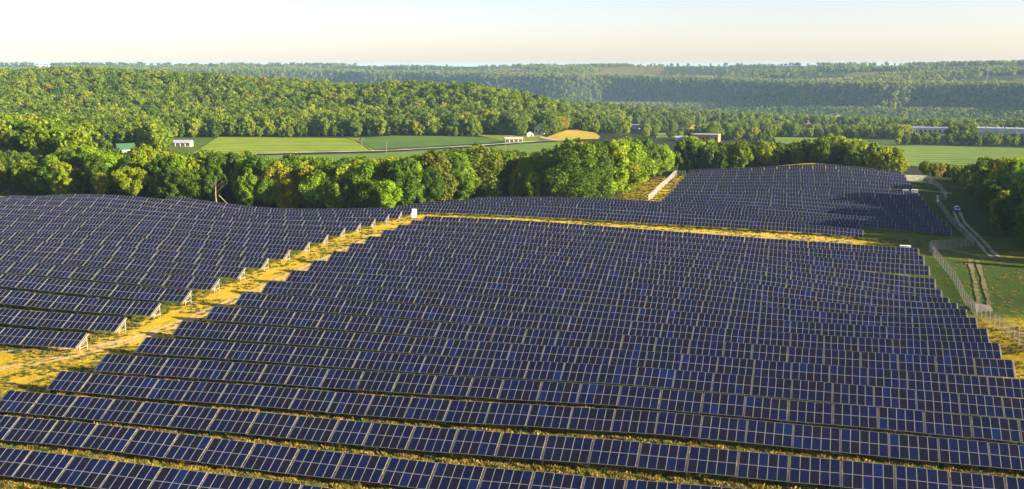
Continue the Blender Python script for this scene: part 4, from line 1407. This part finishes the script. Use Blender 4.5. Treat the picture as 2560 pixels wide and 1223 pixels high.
b = MB(); b.box((2.2, 0, .55), (.06, 1.1, .16)); add('grille', b.mesh('grille', [M_DARK]), car)
b = MB(); b.box((2.17, 0, .36), (.1, 1.7, .14)); add('bumper', b.mesh('bumper', [M_DARK]), car)

# ------------------------------------------------------------------ farm and town buildings
M_WALL_W = plain('white_boards', (0.58, 0.55, 0.50), 0.8, 0, 0.06, 0.6)
M_WALL_B = plain('beige_render', (0.52, 0.44, 0.33), 0.85, 0, 0.08, 0.5)
M_BRICK = plain('orange_brick', (0.46, 0.20, 0.09), 0.9, 0, 0.15, 1.2)
M_ROOF_GREEN = plain('green_metal_roof', (0.05, 0.13, 0.065), 0.5, 0.1, 0.08, 0.8)
M_ROOF_PALE = plain('pale_metal_roof', (0.40, 0.43, 0.48), 0.4, 0.2, 0.06, 0.7)
M_ROOF_RUST = plain('weathered_pink_roof', (0.55, 0.38, 0.32), 0.7, 0, 0.15, 0.8)
M_ROOF_ORANGE = plain('orange_tiles', (0.50, 0.20, 0.08), 0.8, 0, 0.15, 1.0)
M_ROOF_DARK = plain('dark_shingles', (0.13, 0.12, 0.12), 0.85, 0, 0.15, 1.0)
M_WIN = plain('window_glass', (0.03, 0.035, 0.045), 0.12, 0, 0.1, 1.0, 0.6)


def building(name, label, cat, px_, py_, wdt, dep, hgt, rise, wallm, roofm, nwin=3, rz=0.0, doors=1, group=None, flat=False, open_front=False, sink=0.0, axis='x'):
    p = at(px_, py_)
    root = tag(add(name, None), label, cat, group)
    root.location = (p[0], p[1], p[2] - sink)
    facing = math.atan2(p[0], p[1])
    root.rotation_euler = (0, 0, -facing + rz)
    b = MB()
    hx, hy = wdt / 2, dep / 2
    if flat:
        b.box((0, hy, hgt / 2 - .5), (wdt, dep, hgt + 1))
    elif axis == 'x':                                  # ridge across the view
        b.add([(-hx, 0, -1), (hx, 0, -1), (hx, dep, -1), (-hx, dep, -1), (-hx, 0, hgt), (hx, 0, hgt), (hx, dep, hgt), (-hx, dep, hgt), (-hx, hy, hgt + rise), (hx, hy, hgt + rise)],
              [(0, 1, 5, 4), (2, 3, 7, 6), (1, 2, 6, 9, 5), (3, 0, 4, 8, 7)])
    else:                                              # gable end towards the view
        b.add([(-hx, 0, -1), (hx, 0, -1), (hx, dep, -1), (-hx, dep, -1), (-hx, 0, hgt), (hx, 0, hgt), (hx, dep, hgt), (-hx, dep, hgt), (0, 0, hgt + rise), (0, dep, hgt + rise)],
              [(0, 1, 5, 8, 4), (2, 3, 7, 9, 6), (1, 2, 6, 5), (3, 0, 4, 7)])
    wl = add('wall', b.mesh('wall', [wallm]), root)
    b = MB()
    e, th = 0.5, 0.22
    if flat:
        b.box((0, hy, hgt + .12), (wdt + .3, dep + .3, .22))
        add('roof', b.mesh('roof', [roofm]), root)
    else:
        for sgn in (-1, 1):
            if axis == 'x':
                a_ = math.atan2(rise, hy)
                y0 = hy + sgn * (hy + e)
                z0 = hgt - e * rise / hy
                q = [(-hx - e, y0, z0), (hx + e, y0, z0), (hx + e, hy, hgt + rise), (-hx - e, hy, hgt + rise)]
            else:
                x0 = sgn * (hx + e)
                z0 = hgt - e * rise / hx
                q = [(x0, -e, z0), (x0, dep + e, z0), (0, dep + e, hgt + rise), (0, -e, hgt + rise)]
            up = Vector((0, 0, th))
            b.add([Vector(v) + Vector((0, 0, .03)) for v in q] + [Vector(v) + up for v in q], [(0, 1, 2, 3), (7, 6, 5, 4), (0, 4, 5, 1), (1, 5, 6, 2), (2, 6, 7, 3), (3, 7, 4, 0)])
        rf = add('roof', b.mesh('roof', [roofm]), root)
    if open_front:
        k = max(2, int(wdt / 3.2))
        for i in range(k):
            x = -hx + wdt * (i + .5) / k
            b = MB(); b.box((x, -.02, hgt * .42), (wdt / k - .7, .06, hgt * .84)); add('bay_shade_panel', b.mesh('bay_shade_panel', [M_DARK]), root)  # dark slab on the closed wall, painted shade of an open bay
        return root
    for i in range(nwin):
        x = -hx + wdt * (i + .5) / max(1, nwin)
        ww = min(1.6, wdt / max(1, nwin) * .5)
        b = MB(); b.box((x, -.04, hgt * .6), (ww + .2, .08, hgt * .34 + .2)); wf_ = add('window', b.mesh('window', [M_WALL_W]), root)
        b = MB(); b.box((x, -.09, hgt * .6), (ww, .04, hgt * .34)); add('pane', b.mesh('pane', [M_WIN]), wf_)
    for i in range(doors):
        x = -hx + wdt * (i + 1) / (doors + 1) + .9
        b = MB(); b.box((x, -.06, 1.1), (1.2, .1, 2.2)); add('door', b.mesh('door', [M_DARK]), root)
    return root


building('barn', 'white barn with a green metal roof half hidden in the trees', 'barn', 319, 389, 9.5, 10, 3.6, 2.9, M_WALL_W, M_ROOF_GREEN, 0, R(12), 0)
building('machine_shed', 'long low shed with a pale metal roof in the clearing by the field', 'shed', 451, 366, 14, 9, 2.6, 1.5, M_WALL_W, M_ROOF_PALE, 0, R(-14), 0, open_front=True)
building('farm_shed', 'open-fronted white shed with a weathered pink roof beside the farm road', 'shed', 1285, 356, 14, 8, 2.7, 1.1, M_WALL_W, M_ROOF_RUST, 0, R(6), 0, open_front=True)
building('farmhouse', 'white gabled farmhouse among trees at the foot of the wooded hill', 'house', 1346, 336, 8, 9, 5.2, 4.0, M_WALL_W, M_ROOF_PALE, 2, R(-18), 1, axis='y')
building('garage', 'small white garage just below the gabled farmhouse', 'garage', 1326, 342, 6.0, 6, 2.6, 1.8, M_WALL_W, M_ROOF_RUST, 0, R(10), 1, axis='y')
building('white_building', 'low white flat-roofed building beyond the hill shoulder', 'building', 1578, 322, 28, 14, 5.0, 0, M_WALL_W, M_ROOF_PALE, 6, R(4), 1, flat=True)
building('brick_building', 'orange brick building with a pale roof behind the tree belt', 'building', 1763, 360, 21, 14, 7.5, 0, M_BRICK, M_ROOF_PALE, 6, R(-8), 1, flat=True)
building('white_outbuilding', 'small white outbuilding beside the orange brick building', 'building', 1701, 353, 8, 7, 3.0, 1.0, M_WALL_W, M_ROOF_PALE, 1, R(5), 1)
building('beige_hall', 'long beige flat-roofed hall next to the white tower', 'building', 2050, 311, 82, 24, 8.0, 0, M_WALL_B, M_ROOF_PALE, 14, R(3), 2, flat=True)
building('orange_roof_house', 'house with an orange tiled roof amid valley trees', 'house', 2303, 315, 24, 16, 6.0, 7, M_WALL_B, M_ROOF_ORANGE, 3, R(25), 1)
building('red_roof_house', 'tiny house with a red roof high among the valley trees', 'house', 1757, 289, 19, 14, 7, 7.0, M_WALL_W, M_ROOF_ORANGE, 2, R(-10), 1)
wh = building('white_factory', 'long white factory with dark arched bays and rooftop units', 'factory', 2320, 332, 46, 24, 6.0, 0, M_WALL_W, M_ROOF_PALE, 0, R(2), 0, flat=True)
for i in range(8):
    x = -20 + i * 5.6
    b = MB()
    b.add([(x - 1.5, -.06, .2), (x + 1.5, -.06, .2), (x + 1.5, -.06, 2.6)] + [(x + 1.5 * math.cos(a), -.06, 2.6 + 1.1 * math.sin(a)) for a in (.6, 1.2, 1.9, 2.5)] + [(x - 1.5, -.06, 2.6)], [tuple(range(8))])
    add('arched_bay', b.mesh('arched_bay', [M_WIN]), wh)
for i in range(5):
    b = MB(); b.box((-18 + i * 9, 8 + (i % 2) * 5, 6.9), (2.4, 2.0, 1.5)); add('rooftop_unit', b.mesh('rooftop_unit', [M_ROOF_PALE]), wh)
wh = building('white_warehouse', 'long white warehouse cut off by the photo edge behind the dark hedgerow', 'warehouse', 2540, 336, 104, 30, 6.5, 0, M_WALL_W, M_ROOF_PALE, 0, R(-4), 0, flat=True)
for i in range(9):
    b = MB(); b.box((-46 + i * 11, 9 + (i % 3) * 5, 7.5), (2.8, 2.2, 1.5)); add('rooftop_unit', b.mesh('rooftop_unit', [M_ROOF_PALE]), wh)
for i in range(9):
    b = MB(); b.box((-44 + i * 11, -.06, 2.0), (4.2, .1, 3.8)); add('loading_door', b.mesh('loading_door', [M_ROOF_PALE]), wh)
# white tower at the hall
p = at(2095, 312)
tw = tag(add('white_tower', None), 'slender white square tower standing beside the beige hall', 'tower')
tw.location = p
tw.rotation_euler = (0, 0, -math.atan2(p[0], p[1]) + R(15))
b = MB(); b.box((0, 2.5, 6.5), (5.2, 5.2, 15)); add('shaft', b.mesh('shaft', [M_WALL_W]), tw)
b = MB(); b.box((0, 2.5, 14.15), (5.7, 5.7, .3)); add('cap', b.mesh('cap', [M_ROOF_PALE]), tw)
for z in (4, 8, 12):
    b = MB(); b.box((0, -.13, z), (.9, .08, 1.6)); add('window', b.mesh('window', [M_WIN]), tw)
# farm on the skyline
for px_, py_, w_, lab in ((108, 170, 60, 'white long farm barn on the far skyline'), (175, 170, 34, 'second white barn on the far skyline, nearer the wooded point')):
    building('skyline_barn', lab, 'barn', px_, py_, w_, 18, 7, 5, M_WALL_W, M_ROOF_PALE, 0, 0, 1)

# ------------------------------------------------------------------ poles, masts, tower
def pole(px_, py_, h, label, group='utility poles along the farm road'):
    p = at(px_, py_)
    r_ = tag(add('utility_pole', None), label, 'utility pole', group)
    r_.location = p
    b = MB(); b.tube((0, 0, -.4), (0, 0, h), .16, .11, 7); add('pole', b.mesh('pole', [M_DEAD]), r_)
    b = MB(); b.bar((-1.1, 0, h - .6), (1.1, 0, h - .6), .12); cx = add('cross_arm', b.mesh('cross_arm', [M_DEAD]), r_)
    for x in (-1, 0, 1):
        b = MB(); b.tube((x, 0, h - .54), (x, 0, h - .3), .05, .04, 6); add('insulator', b.mesh('insulator', [M_WHITE]), cx)


for px_, py_, lab in ((966, 384, 'utility pole in the pale field below the rounded soybean field'), (1264, 371, 'utility pole in the pale field below the pink-roofed shed'), (905, 371, 'utility pole at the rounded corner of the soybean field'), (2245, 196, 'utility pole on the golden plateau strip above the bluff')):
    pole(px_, py_, 8.0, lab)


def mast(px_, py_, h, arm, label):
    p = at(px_, py_)
    r_ = tag(add('street_lamp', None), label, 'street lamp', 'street lamps in the valley town')
    r_.location = p
    b = MB(); b.tube((0, 0, -.4), (0, 0, h), .16, .12, 7); add('pole', b.mesh('pole', [M_STEEL]), r_)
    b = MB()
    q = [Vector((arm * (1 - math.cos(a)), 0, h + 1.6 * math.sin(a))) for a in (0, .5, 1.0, 1.5)]
    for i in range(3):
        b.tube(q[i], q[i + 1], .1, .08, 5)
    ar = add('curved_arm', b.mesh('curved_arm', [M_STEEL]), r_)
    b = MB(); b.box(q[3] + Vector((arm * .25, 0, 0)), (1.2, .4, .25)); add('lamp_head', b.mesh('lamp_head', [M_WHITE]), ar)


mast(1813, 318, 11, 3.4, 'tall curved street lamp over the valley trees, the bigger arc')
mast(1832, 317, 9, -2.6, 'curved street lamp over the valley trees bending the other way')


def lattice(name, px_, py_, h, wbase, wtop, label, cat, arms=()):
    p = at(px_, py_)
    r_ = tag(add(name, None), label, cat)
    r_.location = p
    k = 4
    C = [(math.cos(math.pi / 4 + i * math.pi / 2), math.sin(math.pi / 4 + i * math.pi / 2)) for i in range(k)]
    t_ = max(.16, wbase * .07)
    for x, y in C:
        b = MB(); b.tube((x * wbase, y * wbase, -.5), (x * wtop, y * wtop, h), t_, t_ * .7, 5); add('leg', b.mesh('leg', [M_STEEL_D]), r_)
    n_ = 8
    for lev in range(n_):
        z0, z1 = h * lev / n_, h * (lev + 1) / n_
        w0, w1 = (wbase + (wtop - wbase) * z / h for z in (z0, z1))
        b = MB()
        for i in range(k):
            a, c = C[i], C[(i + 1) % k]
            b.tube((a[0] * w0, a[1] * w0, z0), (c[0] * w1, c[1] * w1, z1), t_ * .6, t_ * .6, 4)
        add('brace', b.mesh('brace', [M_STEEL_D]), r_)
    for z, L_ in arms:
        b = MB(); b.bar((-L_, 0, z), (L_, 0, z), t_ * 2); add('cross_arm', b.mesh('cross_arm', [M_STEEL_D]), r_)


lattice('radio_tower', 2468, 204, 48, 1.6, 1.2, 'tall thin lattice radio tower on the far bluff top', 'tower', ((47.5, 2.4), (44, 2.0)))
for px_, lab in ((930, 'faint grey pylon on the skyline, the one standing alone above the hill'), (1022, 'faint grey pylon on the skyline, middle of three'), (1066, 'faint grey pylon on the skyline, last of three towards the trees')):
    lattice('pylon', px_, 175, 40, 3.0, .7, lab, 'pylon', ((39, 6), (33, 7.5)))

# hay strips on the plateau
for poly in ([(1350, 182), (1372, 179), (1420, 180), (1440, 183)], [(1240, 182), (1300, 180), (1345, 183), (1300, 186)], [(2010, 199), (2110, 195), (2260, 196), (2345, 200), (2290, 203), (2120, 202)], [(335, 172), (360, 169), (408, 169), (400, 172)], [(430, 171), (470, 169), (500, 171)], [(1700, 190), (1860, 191), (1960, 194), (1860, 195)]):
    pts = []
    for x, y in poly:
        q = at(x, y, 70, 9000)
        pts.append(tuple(q[:2]))
    try:
        draped('hay_field', pts, M_GOLD, 1.2, 60)
    except Exception as e:
        print('hay', e)
for o_ in list(col.objects):
    if o_.get('category') and o_.name.split('.')[0] in ('barn', 'machine_shed', 'farm_shed', 'farmhouse', 'garage', 'white_building', 'brick_building', 'white_outbuilding', 'beige_hall', 'orange_roof_house', 'red_roof_house', 'white_factory', 'white_warehouse', 'white_tower', 'skyline_barn', 'radio_tower', 'pylon'):
        print('AT', o_.name, round(math.hypot(o_.location.x, o_.location.y)), [round(v) for v in o_.location])

# steam far out on the plain
M_STEAM, t_, b_ = mat('steam')
b_.inputs['Base Color'].default_value = (0.9, 0.9, 0.9, 1)
b_.inputs['Roughness'].default_value = 1.0
for px_, py_, s_, lab in ((2112, 187, 1.0, 'white plume of steam drifting low over the far plain, the biggest'), (2052, 187, .6, 'faint white plume of steam on the far plain, a smaller one')):
    bm = bmesh.new()
    rk = random.Random(px_)
    for i in range(9):
        M = Matrix.Translation((i * 16 * s_ + rk.uniform(-5, 5), rk.uniform(-8, 8), (8 + i * 2.2 + rk.uniform(-3, 3)) * s_)) @ Matrix.Diagonal((22 * s_, 14 * s_, (5 + i * .8) * s_, 1))
        bmesh.ops.create_icosphere(bm, subdivisions=2, radius=1.0, matrix=M)
    me = bpy.data.meshes.new('steam_plume')
    bm.to_mesh(me); bm.free()
    me.materials.append(M_STEAM)
    o = tag(add('steam_plume', me), lab, 'steam', 'steam plumes on the plain', 'stuff')
    o.location = point_at(px_, py_, 7000)

# ------------------------------------------------------------------ rough grass round the racks
M_STRAW, t_, b_ = mat('straw_grass')
oi = node(t_, 'ShaderNodeObjectInfo')
cr_ = ramp(t_, oi.outputs['Random'], [(0.0, (0.06, 0.085, 0.007)), (0.25, (0.15, 0.115, 0.010)), (0.6, (0.24, 0.155, 0.013)), (1.0, (0.29, 0.20, 0.025))])
t_.links.new(cr_, b_.inputs['Base Color'])
b_.inputs['Roughness'].default_value = 0.8
M_WEED, t_, b_ = mat('weeds')
oi = node(t_, 'ShaderNodeObjectInfo')
cr_ = ramp(t_, oi.outputs['Random'], [(0.0, (0.018, 0.036, 0.004)), (0.5, (0.034, 0.062, 0.005)), (0.8, (0.06, 0.075, 0.008)), (1.0, (0.10, 0.085, 0.012))])
t_.links.new(cr_, b_.inputs['Base Color'])
b_.inputs['Roughness'].default_value = 0.85


def tuft(seed, n, h, spread, m):
    r2 = np.random.RandomState(seed)
    V, Fc = [], []
    for i in range(n):
        a, q = r2.rand() * 6.28, spread * math.sqrt(r2.rand())
        c = np.array([math.cos(a) * q, math.sin(a) * q, 0])
        d_ = r2.rand() * 6.28
        w_ = .035 + .05 * r2.rand()
        s_ = np.array([math.cos(d_), math.sin(d_), 0]) * w_
        tip = c + np.array([r2.normal() * .18, r2.normal() * .18, h * (.5 + .6 * r2.rand())])
        o_ = len(V)
        V += [c - s_, c + s_, tip + s_ * .5, tip - s_ * .5]
        Fc.append((o_, o_ + 1, o_ + 2, o_ + 3))
    return bpy.data.objects.new('tuft', np_mesh('tuft', np.array(V), np.array(Fc), [m]))


TUFTS = [tuft(1, 26, .62, .5, M_STRAW), tuft(2, 30, .5, .6, M_STRAW), tuft(3, 30, .6, .55, M_WEED), tuft(4, 34, .42, .7, M_WEED)]
N = 150000
r2 = np.random.RandomState(9)
az = -0.27 + (r2.rand(N) * 2 - 1) * 0.52
d_ = 78 + (560 - 78) * r2.rand(N) ** 1.3
gx_, gy_ = d_ * np.sin(az), d_ * np.cos(az)
kk = (gy_ - 94.3) / 10.638
fr_ = kk - np.floor(kk)
in_front = (gx_ > FRONT_L(kk)) & (gx_ < FRONT_R(kk)) & (kk < 18.2)
in_left = (gx_ < LANE_L(kk)) & (kk > 4.5) & (kk < 20.3)
in_back = (kk > 20.4) & (kk < 38.2) & (gx_ > -125) & (gx_ < 38)
lane_ = (gx_ >= LANE_L(kk) - 1) & (gx_ <= FRONT_L(kk) + 1)
dr = dryness(gx_, gy_)
nz = fbm(gx_ / 6, gy_ / 6, 77, 2)
keep = np.ones(N, bool)
panel = in_front | in_left | in_back
keep &= ~(panel & (fr_ > 0.86))
keep &= ~(in_back & (kk > 21.6) & (gx_ > -52))
keep &= ~((in_front | in_left) & (d_ > 230) & (r2.rand(N) < .6))
lx = np.interp(gy_, [p[1] for p in lane[:-2]], [p[0] for p in lane[:-2]])
keep &= ~(lane_ & (np.abs(np.abs(gx_ - lx) - .95) < .55) & (gy_ < 300))
keep &= (nz > 0.42) | panel
keep &= ~((gx_ > 25) & (gy_ > 205) & (r2.rand(N) < .6))
tx = np.array([right_edge(y) for y in gy_])
keep &= ~((gy_ > 245) & (gx_ > tx + 4)) & ~((gx_ < -118) & (gy_ > 318)) & (gy_ < 520)
gx_, gy_, dr, panel, nz = gx_[keep], gy_[keep], dr[keep], panel[keep], nz[keep]
n_ = len(gx_)
gz_ = ground_z(gx_, gy_)
dryp = np.clip(dr + (fbm(gx_ / 11, gy_ / 11, 91, 2) - .5) * .7, 0, 1)
dryp = np.where(panel & (kk[keep] < 19) & (gx_ > -98), dryp * .5 - .05, dryp)
dryp = np.where((gx_ > 25) & (gy_ > 205), 0.0, dryp)
var = np.where(r2.rand(n_) < dryp * .9, r2.randint(0, 2, n_), r2.randint(2, 4, n_))
hs = (0.45 + .6 * r2.rand(n_)) * np.where(panel, .7, .5)
ws = hs * r2.uniform(.9, 1.5, n_)
grass = scatter('grass', np.column_stack([gx_, gy_, gz_ - .03]), np.column_stack([ws, ws, hs]), r2.rand(n_) * 6.28, var, TUFTS)
tag(grass, 'rough golden and green grass between the solar rows and along the lane', 'grass')
print('tufts', n_)

# ------------------------------------------------------------------ haze
m = bpy.data.materials.new('haze')
m.use_nodes = True
t = m.node_tree
t.nodes.clear()
pv = t.nodes.new('ShaderNodeVolumePrincipled')
pv.inputs['Color'].default_value = (0.40, 0.64, 0.96, 1)
pv.inputs['Density'].default_value = 0.000044
pv.inputs['Anisotropy'].default_value = 0.0
mo = t.nodes.new('ShaderNodeOutputMaterial')
t.links.new(pv.outputs[0], mo.inputs['Volume'])
zlo, zhi = float(gz.min()) - 1.0, 80.0
b = MB()
b.box((0, 0, (zlo + zhi) / 2), (44000, 44000, zhi - zlo))
hz = add('haze', b.mesh('haze', [m]))
hz['kind'] = 'stuff'
hz['label'] = 'thin pale summer haze over the valley'
